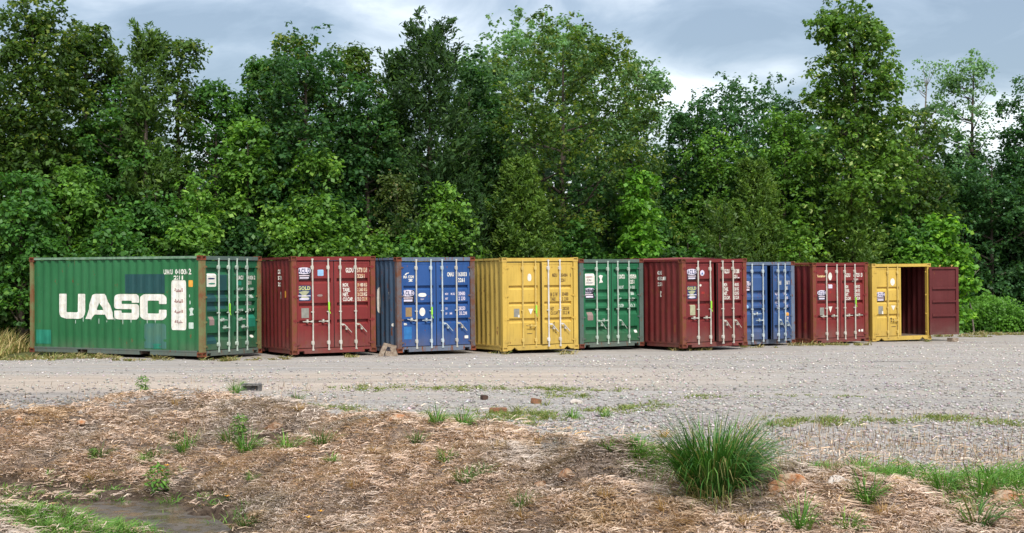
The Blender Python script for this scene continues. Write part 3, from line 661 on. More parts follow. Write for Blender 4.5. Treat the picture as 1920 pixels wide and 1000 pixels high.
C.append(dict(x=-5.77, y=37.8, yaw=30.5, roll=0.7, seed=2, mats=('red', 'red_side', 'red', 'cast_red', 'rustred'), rail='red_side', grooves=GR3, rods=RODS, rodm=['rod'] * 4, ajar=(0, 0),
    handles=HV, seal=0, sealz=1.0, label='dark red container with a faded GOLD sticker and rusty number 573131, between green and blue',
    side_marks=[('GLDU', .98, .80, 2.13, 2.25, 'white', 'lettering'), ('573131', .98, .72, 1.97, 2.08, 'white', 'lettering'), ('2251', .98, .80, 1.80, 1.91, 'white', 'lettering'), (WEDGE, .92, .84, 1.47, 1.66, 'white', 'sticker'), (RRECT, .52, .42, 1.5, 1.68, 'orange', 'sticker')],
    marks=red_marks))
C.append(dict(x=-3.09, y=38.85, yaw=31, roll=0.7, seed=3, mats=('blue', 'blue_side', 'frame_blue', 'rust', 'rustblue'), rail='frame_blue', grooves=GR3B, rods=RODS, rodm=['rod', 'rod_blue', 'rod_blue', 'rod'], ajar=(0, 0),
    handles=((.70, -1, -.04), (.70, -1, 0), (.60, 1, .22), (.60, 1, .22)), seal=0, sealz=.85, hingepaint=0, label='bright blue container with rusty corner posts and number 163033',
    side_marks=[(PILL, 1.28, 1.05, 1.05, 1.78, 'white', 'sticker'), (WEDGE, .62, .50, 1.45, 1.66, 'white', 'sticker'), (OVAL, .40, .30, .70, .80, 'white', 'sticker')],
    marks=[('CMA CGM', .16, .54, 2.01, 2.09, 'white', 'lettering'), (SWOOSH, .26, .40, 2.10, 2.17, 'white', 'logo_stroke'), (WEDGE, .36, .52, 1.92, 1.99, 'white', 'logo_stroke'), ('CMAU', 1.57, 1.78, 2.05, 2.17, 'white', 'lettering'), ('163033', 1.91, 2.19, 2.05, 2.17, 'white', 'lettering'), ('3', 2.235, 2.285, 2.05, 2.17, 'white', 'lettering'),
           ('2261', 1.91, 2.12, 1.89, 2.01, 'white', 'lettering')] + acl(.16, .55, 1.35, 1.69) + [(PILL, .67, .92, 1.50, 1.61, 'white', 'sticker'), ('22G1', .74, .84, 1.42, 1.46, 'lilac', 'lettering'), (OVAL, .70, .88, .98, 1.21, 'white', 'sticker'), (RECT, .28, .47, .97, 1.22, 'brownplate', 'data_plate'), (RECT, .18, .46, .36, .70, 'bluepatch', 'paint_patch'), (PILL, .21, .32, .74, .80, 'rod', 'paint_scrape'),
           ('MGW', 1.50, 1.60, 1.54, 1.60, 'lilac', 'lettering'), ('KG', 1.68, 1.80, 1.54, 1.60, 'lilac', 'lettering'), ('NET', 1.50, 1.59, 1.41, 1.47, 'lilac', 'lettering'), ('CU', 1.50, 1.57, 1.14, 1.20, 'lilac', 'lettering'), ('CAP', 1.50, 1.56, 1.00, 1.06, 'lilac', 'lettering'), ('M', 1.64, 1.71, 1.00, 1.06, 'lilac', 'lettering'),
           ('30480', 1.92, 2.13, 1.52, 1.63, 'lilac', 'lettering'), ('2 230', 1.92, 2.13, 1.385, 1.495, 'lilac', 'lettering'), ('28250', 1.92, 2.13, 1.11, 1.22, 'lilac', 'lettering'), ('33.2M', 1.94, 2.18, .98, 1.08, 'lilac', 'lettering'), (RRECT, 2.10, 2.24, .33, .41, 'white', 'sticker')]))
C.append(dict(x=-0.25, y=39.7, yaw=28, roll=0.7, seed=4, mats=('yellow', 'yellow_side', 'yellow', 'yellow', 'yellow'), rail='yellow_side', grooves=GR3B, gd=.05, rods=(.265, .432, .585, .745), rodm=['rod_yellow', 'rod_yellow', 'rod_white', 'rod_white'], ajar=(0, 4), tri=True,
    handles=(None, (.52, -1, 0), (.56, 1, .22), (.56, 1, .22)), seal=0, sealz=.88, label='yellow container with both doors shut and brown lettering, fourth in the row',
    marks=[(PILL, .82, .94, 1.93, 2.14, 'white', 'sticker'), (TRI, .83, .99, 1.00, 1.16, 'white', 'sticker'), (RECT, .38, .55, .94, 1.17, 'grey', 'data_plate'), (RECT, .505, .555, .93, 1.00, 'white', 'sticker', 1), (PILL, .76, 1.00, .68, .705, 'darkdent', 'paint_scrape'), (PILL, .78, .96, .46, .48, 'darkdent', 'paint_scrape'),
           ('MEDU', 1.58, 1.75, 2.04, 2.14, 'brownletter', 'lettering'), ('354084', 1.87, 2.10, 2.04, 2.14, 'brownletter', 'lettering'), ('0', 2.18, 2.22, 2.04, 2.14, 'brownletter', 'lettering'), ('2261', 1.87, 2.02, 1.90, 2.00, 'brownletter', 'lettering'),
           ('M G W', 1.51, 1.76, 1.49, 1.61, 'brownletter', 'lettering'), ('TARE', 1.51, 1.68, 1.37, 1.47, 'brownletter', 'lettering'), ('30480', 1.90, 2.12, 1.50, 1.61, 'brownletter', 'lettering'), ('2 230', 1.90, 2.12, 1.37, 1.47, 'brownletter', 'lettering'),
           ('NET', 1.51, 1.63, 1.10, 1.20, 'brownletter', 'lettering'), ('CU.CAP', 1.51, 1.76, .98, 1.08, 'brownletter', 'lettering'), ('28250', 1.92, 2.14, 1.10, 1.20, 'brownletter', 'lettering'), ('33.2 M', 1.92, 2.15, .98, 1.08, 'brownletter', 'lettering'), (WEDGE, 1.60, 1.65, .66, .78, 'darkdent', 'paint_scrape'), (WEDGE, 1.66, 1.71, .46, .58, 'darkdent', 'paint_scrape')]))
C.append(dict(x=1.97, y=41.70, yaw=31, roll=0.6, seed=5, w=2.30, mats=('green2', 'green', 'frame_green', 'cast_red', 'frame_green'), rail='frame_green', grooves=GR5, gd=.07, rods=(.265, .437, .590, .765), rodm=['rod_green'] * 4, ajar=(0, 0), hingepaint=0,
    handles=((.62, 1, .25), (.62, -1, 0), (.62, 1, .25), None), label='green container tucked between shut yellow one and red one, white square sign on door',
    marks=[(RECT, .18, .56, 1.82, 2.16, 'white', 'sticker'), (PILL, .24, .48, 2.05, 2.08, 'redtext', 'sticker_print', 1), (PILL, .25, .50, 1.88, 1.90, 'navy', 'sticker_print', 1), ('CAI', .29, .44, 1.94, 2.01, 'grey', 'lettering', 1)] + acl(.18, .56, 1.43, 1.74) + [
           (WEDGE, .70, .86, 1.88, 2.12, 'white', 'sticker'), (RRECT, .30, .50, .80, 1.04, 'pinkgrey', 'data_plate'),
           ('UACU', 1.43, 1.64, 2.00, 2.13, 'white', 'lettering'), ('305054', 1.80, 2.05, 2.00, 2.13, 'white', 'lettering'), ('0', 2.08, 2.13, 2.00, 2.13, 'white', 'lettering'), ('2251', 1.80, 1.98, 1.85, 1.97, 'white', 'lettering'), (RRECT, 1.98, 2.10, .40, .48, 'white', 'sticker')]
          + weights(1.42, 1.64, 1.80, 2.00, 1.80, [('MAX.WT', '24 000'), ('WT', '2 280'), ('NET', '21 720'), ('CU.CAP', '33.1')], 'paleletter', .10, .080)))
m6 = acl(.20, .58, 1.96, 2.29) + gold(.21, .57, 1.42, 1.80) + [(OVAL, .70, .86, 2.09, 2.26, 'lilac', 'sticker'), (TRI, .74, .82, 2.20, 2.13, 'bluepatch', 'sticker_print', 1), (OVAL, .67, .75, 1.78, 1.85, 'white', 'sticker'), (RECT, .74, .86, 1.56, 1.63, 'redpaintpatch', 'paint_patch'),
    (RECT, .32, .51, .95, 1.25, 'goldprint2', 'data_plate'), ('GLDU', 1.50, 1.72, 2.15, 2.28, 'white', 'lettering'), ('031288', 1.87, 2.15, 2.15, 2.28, 'white', 'lettering'), ('0', 2.21, 2.27, 2.15, 2.28, 'white', 'lettering'), ('2251', 1.87, 2.06, 2.00, 2.11, 'white', 'lettering'), (PILL, 2.08, 2.16, 2.0, 2.04, 'pink', 'sticker')] \
    + weights(1.48, 1.76, 1.88, 2.12, 1.87, ROW4, 'white')
C.append(dict(x=4.93, y=41.6, yaw=31, roll=0.8, seed=6, mats=('red2', 'red_side', 'red2', 'cast_red', 'rustred'), rail='red_side', grooves=GR3, rods=RODS, rodm=['rod'] * 4, ajar=(0, 8), hump=.09, roofm='red',
    handles=HV, seal=0, sealz=.98, label='dark red container with bright GOLD sticker, door ajar and bulging roof, number 031288',
    side_marks=[('GLDU', 1.22, .98, 2.13, 2.25, 'white', 'lettering'), ('031288', 1.22, .82, 1.97, 2.08, 'white', 'lettering'), ('2251', 1.22, .98, 1.80, 1.91, 'white', 'lettering'), (WEDGE, 1.12, 1.00, 1.47, 1.66, 'white', 'sticker')], marks=m6))
C.append(dict(x=6.92, y=44.5, z=.03, yaw=31, roll=0.7, seed=7, mats=('blue2', 'blue2', 'frame_blue', 'cast_red', 'frame_blue'), rail='frame_blue', grooves=GR5, gd=.065, rods=(.26, .425, .610, .775), rodm=['rod_blue'] * 4, ajar=(7, 17), hingepaint=0,
    handles=((.80, 1, 0), (.60, -1, 0), (.60, 1, .25), (.55, 1, .25)), label='faded blue container with both doors ajar, narrow gap between them, behind two red ones',
    marks=shift(acl(.20, .50, 1.66, 1.98), .10, 0) + [(OVAL, .38, .52, 1.12, 1.26, 'lightblue', 'sticker'), ('TRHU', 1.50, 1.72, 1.86, 1.99, 'white', 'lettering'), ('025167', 1.92, 2.15, 1.86, 1.99, 'white', 'lettering'), ('0', 2.19, 2.24, 1.86, 1.99, 'white', 'lettering'), ('2261', 1.92, 2.09, 1.70, 1.82, 'white', 'lettering'),
           (RRECT, 2.00, 2.16, .88, .98, 'orange', 'sticker'), (TRI, 2.04, 2.14, .72, .84, 'pink', 'sticker')] + weights(1.44, 1.66, 1.92, 2.10, 1.62, [('MAX GR', '24000'), ('TARE', '2 200'), ('PAYLD', '21800'), ('CU.CAP', '33.2')], 'lilac', .09, .04)))
m8 = [('Textainer', .17, .54, 2.12, 2.20, 'orange_band', 'lettering'), (OVAL, .66, .82, 2.02, 2.27, 'white', 'sticker'), (RECT, .66, .83, 1.76, 1.88, 'lilac', 'sticker'), (RECT, .70, .78, 1.60, 1.67, 'redpaintpatch', 'paint_patch')] + acl(.18, .54, 1.38, 1.70) + [
    (RECT, .28, .46, .88, 1.15, 'grey', 'data_plate'), (TRI, .65, .82, .98, 1.17, 'white', 'sticker'), ('GLDU', 1.38, 1.62, 2.11, 2.24, 'white', 'lettering'), ('057251', 1.76, 2.06, 2.11, 2.24, 'white', 'lettering'), ('3', 2.10, 2.16, 2.11, 2.24, 'white', 'lettering'), ('2261', 1.76, 1.96, 1.96, 2.07, 'white', 'lettering'),
    (OVAL, 1.96, 2.04, .32, .40, 'white', 'sticker'), (RRECT, 2.08, 2.18, .32, .40, 'white', 'sticker')] + weights(1.40, 1.66, 1.78, 2.04, 1.85, ROW4, 'white')
m8 = [(i[0], i[1] + .05, i[2] + .05) + tuple(i[3:]) for i in m8]
C.append(dict(x=9.63, y=46.0, z=.025, yaw=31, roll=.9, seed=8, mats=('red', 'red_side', 'red2', 'rust', 'rustred'), rail='rustred', grooves=GR3, rods=RODS, rodm=['rod'] * 4, ajar=(0, 0), hump=.04,
    handles=((.70, -1, 0), (.70, -1, 0), (.70, 1, 0), (.70, 1, 0)), seal=1, sealrod=3, sealz=1.08, label='dark red container with white oval and triangle on door, beside the open yellow one',
    side_marks=[(PILL, 1.6, 1.56, 1.95, 2.1, 'white', 'sticker'), (OVAL, 1.25, 1.18, 1.42, 1.49, 'white', 'sticker'), (OVAL, 1.3, 1.23, .78, .85, 'white', 'sticker')], marks=m8))
C.append(dict(x=12.02, y=48.0, z=.02, yaw=23, roll=.7, seed=9, mats=('yellow', 'yellow_side', 'yellow', 'yellow', 'yellow'), rail='yellow_side', grooves=GR3B, gd=.05, rods=(.265, .43, .573, .755), rodm=['rod_yellow'] * 4, ajar=(0, 169), tri=True, lining=True,
    handles=(None, (.52, -1, 0), None, None), label='yellow container with its right door swung wide open, last in the row',
    marks=[(OVAL, .78, .96, 1.85, 2.10, 'white', 'sticker'), (TRI, .80, .98, 1.02, 1.18, 'white', 'sticker'), (RECT, .28, .47, .90, 1.17, 'grey', 'data_plate'), (RECT, .42, .475, .90, 1.00, 'white', 'sticker', 1), (WEDGE, .76, .84, .62, .78, 'darkdent', 'paint_scrape'), (PILL, .80, 1.0, .46, .485, 'darkdent', 'paint_scrape')] + acl(.18, .55, 1.32, 1.64)))
for c_ in C: container(c_)

# ------------------------------------------------------------------ trees
def leaf_arrays(P_, Nn, Dd, ln, wd, fold=0.18):
    Dd = Dd - (Dd * Nn).sum(1, keepdims=True) * Nn; Dd /= np.linalg.norm(Dd, axis=1, keepdims=True) + 1e-9
    Sd = np.cross(Nn, Dd); ln = ln[:, None]; wd = wd[:, None]
    a = P_ - Dd * ln * .5; b = P_ + Sd * wd * .5 + Nn * ln * fold * .5 + Dd * ln * .05; c = P_ + Dd * ln * .5; d = P_ - Sd * wd * .5 + Nn * ln * fold * .5 + Dd * ln * .05
    Vv = np.stack([a, b, c, d], 1).reshape(-1, 3); n = len(P_)
    return Vv, (np.arange(n)[:, None] * 4 + np.arange(4)[None, :])
def unit(v): return v / (np.linalg.norm(v, axis=1, keepdims=True) + 1e-9)
ENV = {'round': lambda t: np.sin(PI * np.clip(t * .80 + .16, 0, 1)) ** .55, 'dome': lambda t: np.where(t < .45, .86 + .3 * t, np.sqrt(np.clip(1 - ((t - .45) / .56) ** 2, 0, 1))),
       'cone': lambda t: np.clip(1.02 - t, 0, 1) ** .62 * .98, 'pyr': lambda t: np.clip(1.05 - t, 0.02, 1) ** .45 * (.9 + .1 * np.cos(t * 9)), 'bush': lambda t: np.sin(PI * np.clip(t * .62 + .34, 0, 1)) ** .7,
       'tower': lambda t: np.where(t > .5, np.sqrt(np.clip(1 - ((t - .55) / .47) ** 2, 0, 1)) * .86, .95 - .1 * np.cos(t * 12))}
# greens as base colours: (dark, light, tip)
PAL = {'oak': ((.024, .056, .012), (.076, .145, .024), (.165, .215, .035)), 'deep': ((.018, .056, .016), (.045, .125, .032), (.085, .180, .042)),
       'mid': ((.028, .088, .018), (.080, .200, .036), (.135, .270, .045)), 'light': ((.045, .115, .020), (.140, .285, .042), (.210, .360, .055)),
       'cedar3': ((.045, .105, .018), (.125, .215, .035), (.200, .300, .055)),
       'bright': ((.060, .160, .022), (.150, .340, .035), (.240, .440, .045)), 'cedar': ((.018, .046, .014), (.048, .105, .028), (.080, .150, .034)),
       'cedar2': ((.032, .078, .016), (.092, .165, .030), (.160, .240, .045)), 'pale': ((.075, .160, .065), (.160, .290, .120), (.220, .350, .150)),  # pale: hazy, washed-out look of the farthest trees painted into the leaf colour
       'tulip': ((.038, .092, .016), (.120, .230, .032), (.440, .520, .180)), 'blueg': ((.024, .074, .026), (.065, .160, .050), (.100, .210, .065)), 'dry': ((.050, .095, .025), (.130, .180, .045), (.20, .17, .07))}
def crown_mesh(rng, h0, h1, rad, env, pal, ncl, nsub, nleaf, size, kind='broad', lean=(0, 0), tipf=.15, squash=1.0, sub_r=.24, cl_r=.55):
    e = ENV[env]; H = h1 - h0; dark, light, tip = (np.array(c) * 1.13 for c in PAL[pal])
    # cluster centres: more where the crown is wide, mostly near its outside
    t = rng.random(ncl * 4); keep = rng.random(len(t)) < e(t) / max(e(np.linspace(0, 1, 50))) + .12; t = t[keep][:ncl]; n = len(t)
    ang = rng.random(n) * 2 * PI; t = np.where(rng.random(n) < .04, .97, t); rr = e(t) * rad * (0.34 + 0.66 * rng.random(n) ** .42) * (0.86 + 0.28 * rng.random(n))
    lob = 1 + .16 * np.sin(ang * 3 + rng.random() * 6) + .10 * np.sin(ang * 5 + t * 8 + rng.random() * 6)
    rr = rr * lob; cx = np.cos(ang) * rr + lean[0] * t * H; cy = np.sin(ang) * rr * squash + lean[1] * t * H; cz = h0 + t * H
    cen = np.stack([cx, cy, cz], 1); outw = unit(np.stack([np.cos(ang), np.sin(ang), np.full(n, .25) + t * .6], 1))
    if kind != 'cedar' and rad > 1.0:
        lr = min(1.25, .20 * rad + .34); nlb = int(max(7, (2 * PI * rad * H * .8 + PI * rad * rad) / (lr * lr * 3.0))); tl = np.linspace(.04, .97, nlb) + rng.normal(0, .03, nlb); tl = np.clip(tl[rng.random(nlb) < .25 + e(np.clip(tl, 0, 1))], .02, .97)
        tl = np.concatenate([tl, np.clip(tl + rng.normal(0, .1, len(tl)), .05, .9)]); al = rng.random(len(tl)) * 2 * PI; rl = np.maximum(0, e(tl) * rad * (.62 + .36 * rng.random(len(tl))) - lr * .35)
        LC = np.stack([np.cos(al) * rl + lean[0] * tl * H, np.sin(al) * rl * squash, h0 + tl * (H - lr * .6)], 1)
        q = rng.integers(0, len(tl), n); dd = unit(rng.normal(0, 1, (n, 3)) + np.stack([np.cos(al[q]) * .7, np.sin(al[q]) * .7, np.full(n, .55)], 1)); lsz = (lr * (.7 + .6 * rng.random(len(tl))))[q][:, None]
        cen = LC[q] + dd * lsz * (.55 + .5 * rng.random((n, 1))) * [1, 1, .8]; outw = dd; hueL = rng.random(len(tl))[q]
        loose = rng.random(n) < .18; cen = np.where(loose[:, None], np.stack([cx, cy, cz], 1), cen); cen[:, 2] = np.maximum(cen[:, 2], h0 * .8)
    else: hueL = rng.random(n)
    hue = np.clip(hueL * .55 + .45 * rng.random(n), 0, 1); bright = 0.72 + 0.56 * rng.random(n)
    if kind == 'cedar':
        L_ = (cl_r * (.8 + .9 * rng.random(n)))[:, None]; d = unit(outw + np.stack([rng.normal(0, .25, n), rng.normal(0, .25, n), .35 + .5 * rng.random(n)], 1))
        k = nsub * nleaf; idx = np.repeat(np.arange(n), k); u = rng.random(n * k)[:, None] * 1.3 - .45
        off = rng.normal(0, 1, (n * k, 3)) * (.26 * (1.05 - np.clip(u, 0, 1))) * L_[idx]
        Pp = cen[idx] + d[idx] * u * L_[idx] * 1.25 + off * [1, 1, .55]
        Dd = unit(d[idx] + unit(off) * .7 + rng.normal(0, .3, (n * k, 3))); Nn = unit(rng.normal(0, 1, (n * k, 3)) + [0, -.2, .5])
        ln = size * (.7 + .7 * rng.random(n * k)) * 1.25; wd = ln * .34
    else:
        idx0 = np.repeat(np.arange(n), nsub); cr = (cl_r * (.65 + .7 * rng.random(n)))[idx0][:, None]
        dirs = unit(rng.normal(0, 1, (n * nsub, 3)) + outw[idx0] * .55 + [0, 0, .25]); sc = cen[idx0] + dirs * cr * (.45 + .65 * rng.random((n * nsub, 1))) * [1, 1, .8]
        sub_o = unit(dirs + [0, 0, .35])
        idx1 = np.repeat(np.arange(n * nsub), nleaf); m_ = len(idx1)
        ld_ = unit(rng.normal(0, 1, (m_, 3)) + sub_o[idx1] * .5); Pp = sc[idx1] + ld_ * (sub_r * rng.random((m_, 1)) ** .6 * (.6 + .8 * rng.random((m_, 1)))) * [1, 1, .75]
        if kind == 'shoot':
            Pp[:, 2] += (rng.random(m_) ** 3) * .35
        Nn = unit(ld_ * .5 + [0, 0, .65] + rng.normal(0, .45, (m_, 3))); Dd = unit(ld_ + rng.normal(0, .6, (m_, 3)) + [0, 0, -.25])
        ln = size * (.65 + .75 * rng.random(m_)); wd = ln * (.55 + .25 * rng.random(m_)); idx = idx0[idx1]
    m_ = len(Pp); f = np.clip(hue[idx] * .6 + rng.random(m_) * .4 + .12 * (Pp[:, 2] - h0) / H, 0, 1)[:, None]
    colr = (dark * (1 - f) + light * f) * bright[idx][:, None] * (.85 + .3 * rng.random((m_, 1)))
    tips = (rng.random(m_) < tipf * (.4 + 1.2 * (hue[idx] > .6)))[:, None]; colr = np.where(tips, tip * (.8 + .4 * rng.random((m_, 1))), colr)
    Vv, Ff = leaf_arrays(Pp, Nn, Dd, ln, wd)
    return Vv, Ff, np.repeat(colr, 4, axis=0), cen
def trunk_mesh(rng, h, r, cen, h0, nl, lean=(0, 0), bare=0):
    mb = MB(); pts = []
    for k in range(7):
        t = k / 6; pts.append(Vector((lean[0] * t * h + rng.normal(0, .06) * h * .05 * (k > 0), lean[1] * t * h + rng.normal(0, .06) * h * .05 * (k > 0), -.15 + t * (h * .93 + .15))))
    for k in range(6): mb.tube(pts[k], pts[k+1], r * (1 - k / 6.6), 7, r * (1 - (k + 1) / 6.6))
    sel = rng.choice(len(cen), min(nl, len(cen)), replace=False)
    for i in sel:
        c = Vector(cen[i]); tz = max(.12, min(.9, (c.z - .35 * math.hypot(c.x, c.y) - .3) / h)); k = min(5, int(tz / .93 * 6)); b = pts[k].lerp(pts[k+1], min(1, max(0, tz / .93 * 6 - k)))
        mid = b.lerp(c, .5) + Vector((0, 0, -.08 * (c - b).length)); rb = r * (1 - tz) * .45 + .012
        mb.tube(b, mid, rb, 5, rb * .6); mb.tube(mid, c, rb * .6, 5, rb * .2)
    return mb
def tree(px, ytop, hwpx, D, label, cat='tree', env='round', pal='oak', kind='broad', h0f=.12, size=.139, dens=.80, seed=0, lean=(0, 0), tipf=.15, name='tree', group='trees behind the containers',
         bark='bark', limbs=26, cl_r=None, squash=1.0, tr=None, nsub=7, nleaf=12, sub_r=.24):
    rng = np.random.default_rng(seed + int(px + 500) * 7 + int(ytop + 50)); x = (px - 960) / 2700 * D; h = 1.95 + (532 - ytop) / 2700 * D; rad = hwpx / 2700 * D; h0f = max(h0f, .24) if h > 8 and kind != 'cedar' else h0f
    z0 = float(hz(x, D)); h0 = h * h0f; clr = cl_r or min(.75, .34 + rad * .13)
    area = 2 * PI * rad * (h - h0) * .8 + PI * rad * rad; ncl = int(max(16, area / (clr * clr * 1.15) * dens))
    Vv, Ff, cc, cen = crown_mesh(rng, h0, h - clr * .35, max(.2, rad - clr * .25), env, pal, ncl, nsub, nleaf, size, kind, lean, tipf, squash, sub_r=sub_r, cl_r=clr)
    rt = empty(name, (x, D, z0)); tag(rt, label, cat, group)
    link('crown', np_mesh('crown', Vv, Ff, cc), M['leaf'], rt)
    trunk_mesh(rng, h, tr or (.035 + h * .013), cen, h0, limbs, lean).build('trunk', M[bark], rt)
    return rt, len(Ff)
NT = 0
TREES = [
 # tall ones
 dict(px=218, ytop=105, hwpx=52, D=48.5, env='dome', pal='oak', h0f=.3, label='lower oak filling the dip right of the tallest left tree'),
 dict(px=445, ytop=190, hwpx=48, D=49.5, env='dome', pal='deep', h0f=.3, label='low dark tree at the bottom of the notch in the treeline'),
 dict(px=492, ytop=118, hwpx=46, D=49.5, env='round', pal='mid', h0f=.3, tipf=.2, label='narrow tree at the right side of the notch in the treeline'),
 dict(px=655, ytop=88, hwpx=60, D=50, env='dome', pal='oak', h0f=.3, tipf=.2, label='yellow tipped oak at the right shoulder of the broad dark oak'),
 dict(px=738, ytop=108, hwpx=50, D=50.5, env='cone', pal='cedar', kind='cedar', h0f=.3, size=.15, label='slimmer cedar spire just left of the tall cedar'),
 dict(px=882, ytop=95, hwpx=66, D=51.5, env='dome', pal='deep', h0f=.3, label='dark tree between the tall cedar and the biggest oak'),
 dict(px=62, ytop=-8, hwpx=88, D=45, env='tower', pal='oak', h0f=.2, dens=1.25, label='tallest dark oak at the far left edge, yellowish top against the sky'),
 dict(px=-50, ytop=110, hwpx=95, D=45, env='round', pal='oak', h0f=.1, label='dark oak cut off by the left edge of the photo'),
 dict(px=160, ytop=45, hwpx=74, D=47, env='dome', pal='oak', h0f=.2, dens=1.1, label='oak with rounded top just right of the tallest left tree'),
 dict(px=275, ytop=62, hwpx=66, D=45.5, env='cone', pal='cedar2', kind='cedar', h0f=.1, size=.15, label='cedar with pointed tip above the first green container'),
 dict(px=335, ytop=80, hwpx=62, D=48, env='round', pal='oak', h0f=.15, label='oak crown just right of the pointed cedar on the left'),
 dict(px=225, ytop=150, hwpx=95, D=46, env='bush', pal='mid', h0f=.05, label='middle green tree in front of the left oaks'),
 dict(px=405, ytop=160, hwpx=62, D=48, env='round', pal='mid', h0f=.12, dens=.7, label='open light tree with sky showing through, left of the notch in the treeline'),
 dict(px=575, ytop=58, hwpx=112, D=48, env='dome', pal='deep', h0f=.08, tipf=.2, label='broad dark green oak right of the notch in the treeline', seed=3),
 dict(px=545, ytop=75, hwpx=60, D=49.5, env='dome', pal='oak', h0f=.5, tipf=.3, label='yellow tipped crown top rising from behind the broad dark oak'),
 dict(px=690, ytop=150, hwpx=70, D=49, env='round', pal='deep', h0f=.1, label='dark tree between the broad oak and the tall cedar'),
 dict(px=806, ytop=48, hwpx=128, D=49.5, env='cone', pal='cedar', kind='cedar', h0f=.08, size=.16, cl_r=.62, label='tall dark cedar with feathery pointed top above the blue container', dens=1.15),
 dict(px=1055, ytop=42, hwpx=192, D=53, env='dome', pal='oak', h0f=.10, tipf=.2, dens=1.0, label='biggest broad oak in the middle with sky showing through its crown'),
 dict(px=1000, ytop=34, hwpx=165, D=60, env='dome', pal='pale', h0f=.5, dens=1.0, label='pale green tree top rising behind the biggest oak', size=.16),
 dict(px=1195, ytop=98, hwpx=66, D=61, env='dome', pal='pale', h0f=.4, dens=.8, label='thin pale tree at the right flank of the biggest oak', size=.15),
 dict(px=1400, ytop=148, hwpx=125, D=60, env='dome', pal='blueg', h0f=.3, dens=1.5, label='round topped green tree left of the tall tulip tree'),
 dict(px=1285, ytop=200, hwpx=58, D=59, env='round', pal='deep', h0f=.1, label='low dark tree in the dip right of the biggest oak'),
 dict(px=1604, ytop=-12, hwpx=104, D=57, env='pyr', pal='tulip', h0f=.42, tipf=.10, size=.17, label='tallest tulip tree with pale yellow leaves, top at the photo edge', dens=.95, name='tulip_tree'),
 dict(px=1595, ytop=200, hwpx=140, D=57.5, env='round', pal='tulip', h0f=.10, tipf=.04, size=.16, label='yellow green tree under the tall tulip tree', name='tulip_tree'),
 dict(px=1800, ytop=84, hwpx=54, D=63, env='round', pal='pale', h0f=.38, dens=.55, size=.13, label='slender loose willow right of the tulip tree', lean=(.05, 0), limbs=40, nleaf=11, name='willow_tree'),
 dict(px=1738, ytop=112, hwpx=42, D=63, env='round', pal='pale', h0f=.35, dens=.22, size=.12, label='nearly bare thin tree between tulip tree and willow', bark='bark_pale', limbs=46, nleaf=8, name='bare_tree'),
 dict(px=1720, ytop=205, hwpx=66, D=59, env='round', pal='oak', h0f=.1, tipf=.1, label='olive tree under the bare thin tree'),
 dict(px=1932, ytop=140, hwpx=54, D=61.5, env='round', pal='deep', h0f=.35, dens=.7, label='dark crown cut off by the right edge, high against the sky'),
 dict(px=1860, ytop=278, hwpx=100, D=61, env='dome', pal='blueg', h0f=.05, label='dark blue green tree mass at the right, below the willow'),
 dict(px=1945, ytop=250, hwpx=90, D=62, env='dome', pal='deep', h0f=.05, label='dark tree at the lower right edge above the weeds'),
 dict(px=1780, ytop=300, hwpx=90, D=62, env='dome', pal='deep', h0f=.03, label='dark tree behind the lime green bush'),
 dict(px=1345, ytop=240, hwpx=84, D=58, env='dome', pal='light', h0f=.12, tipf=.2, dens=.75, label='yellow green layered tree above the second red container'),
 dict(px=1470, ytop=215, hwpx=52, D=57, env='round', pal='light', h0f=.35, tipf=.1, dens=.7, label='yellow green sprig tree left of the tulip tree'),
 dict(px=1120, ytop=290, hwpx=95, D=53, env='bush', pal='deep', h0f=.03, label='dark undergrowth tree below the biggest oak'),
 dict(px=1500, ytop=330, hwpx=100, D=59, env='bush', pal='deep', h0f=.03, label='dark undergrowth tree behind the blue container with ajar doors'),
 dict(px=900, ytop=260, hwpx=85, D=52, env='bush', pal='cedar', kind='cedar', h0f=.03, label='dark cedar skirt right of the tall cedar'),
 dict(px=60, ytop=235, hwpx=105, D=44.5, env='bush', pal='oak', h0f=.03, tipf=.05, label='dark leafy tree under the far left oak'),
 dict(px=560, ytop=250, hwpx=110, D=47.5, env='bush', pal='deep', h0f=.03, tipf=.03, label='dark lower crown under the broad oak'),
]
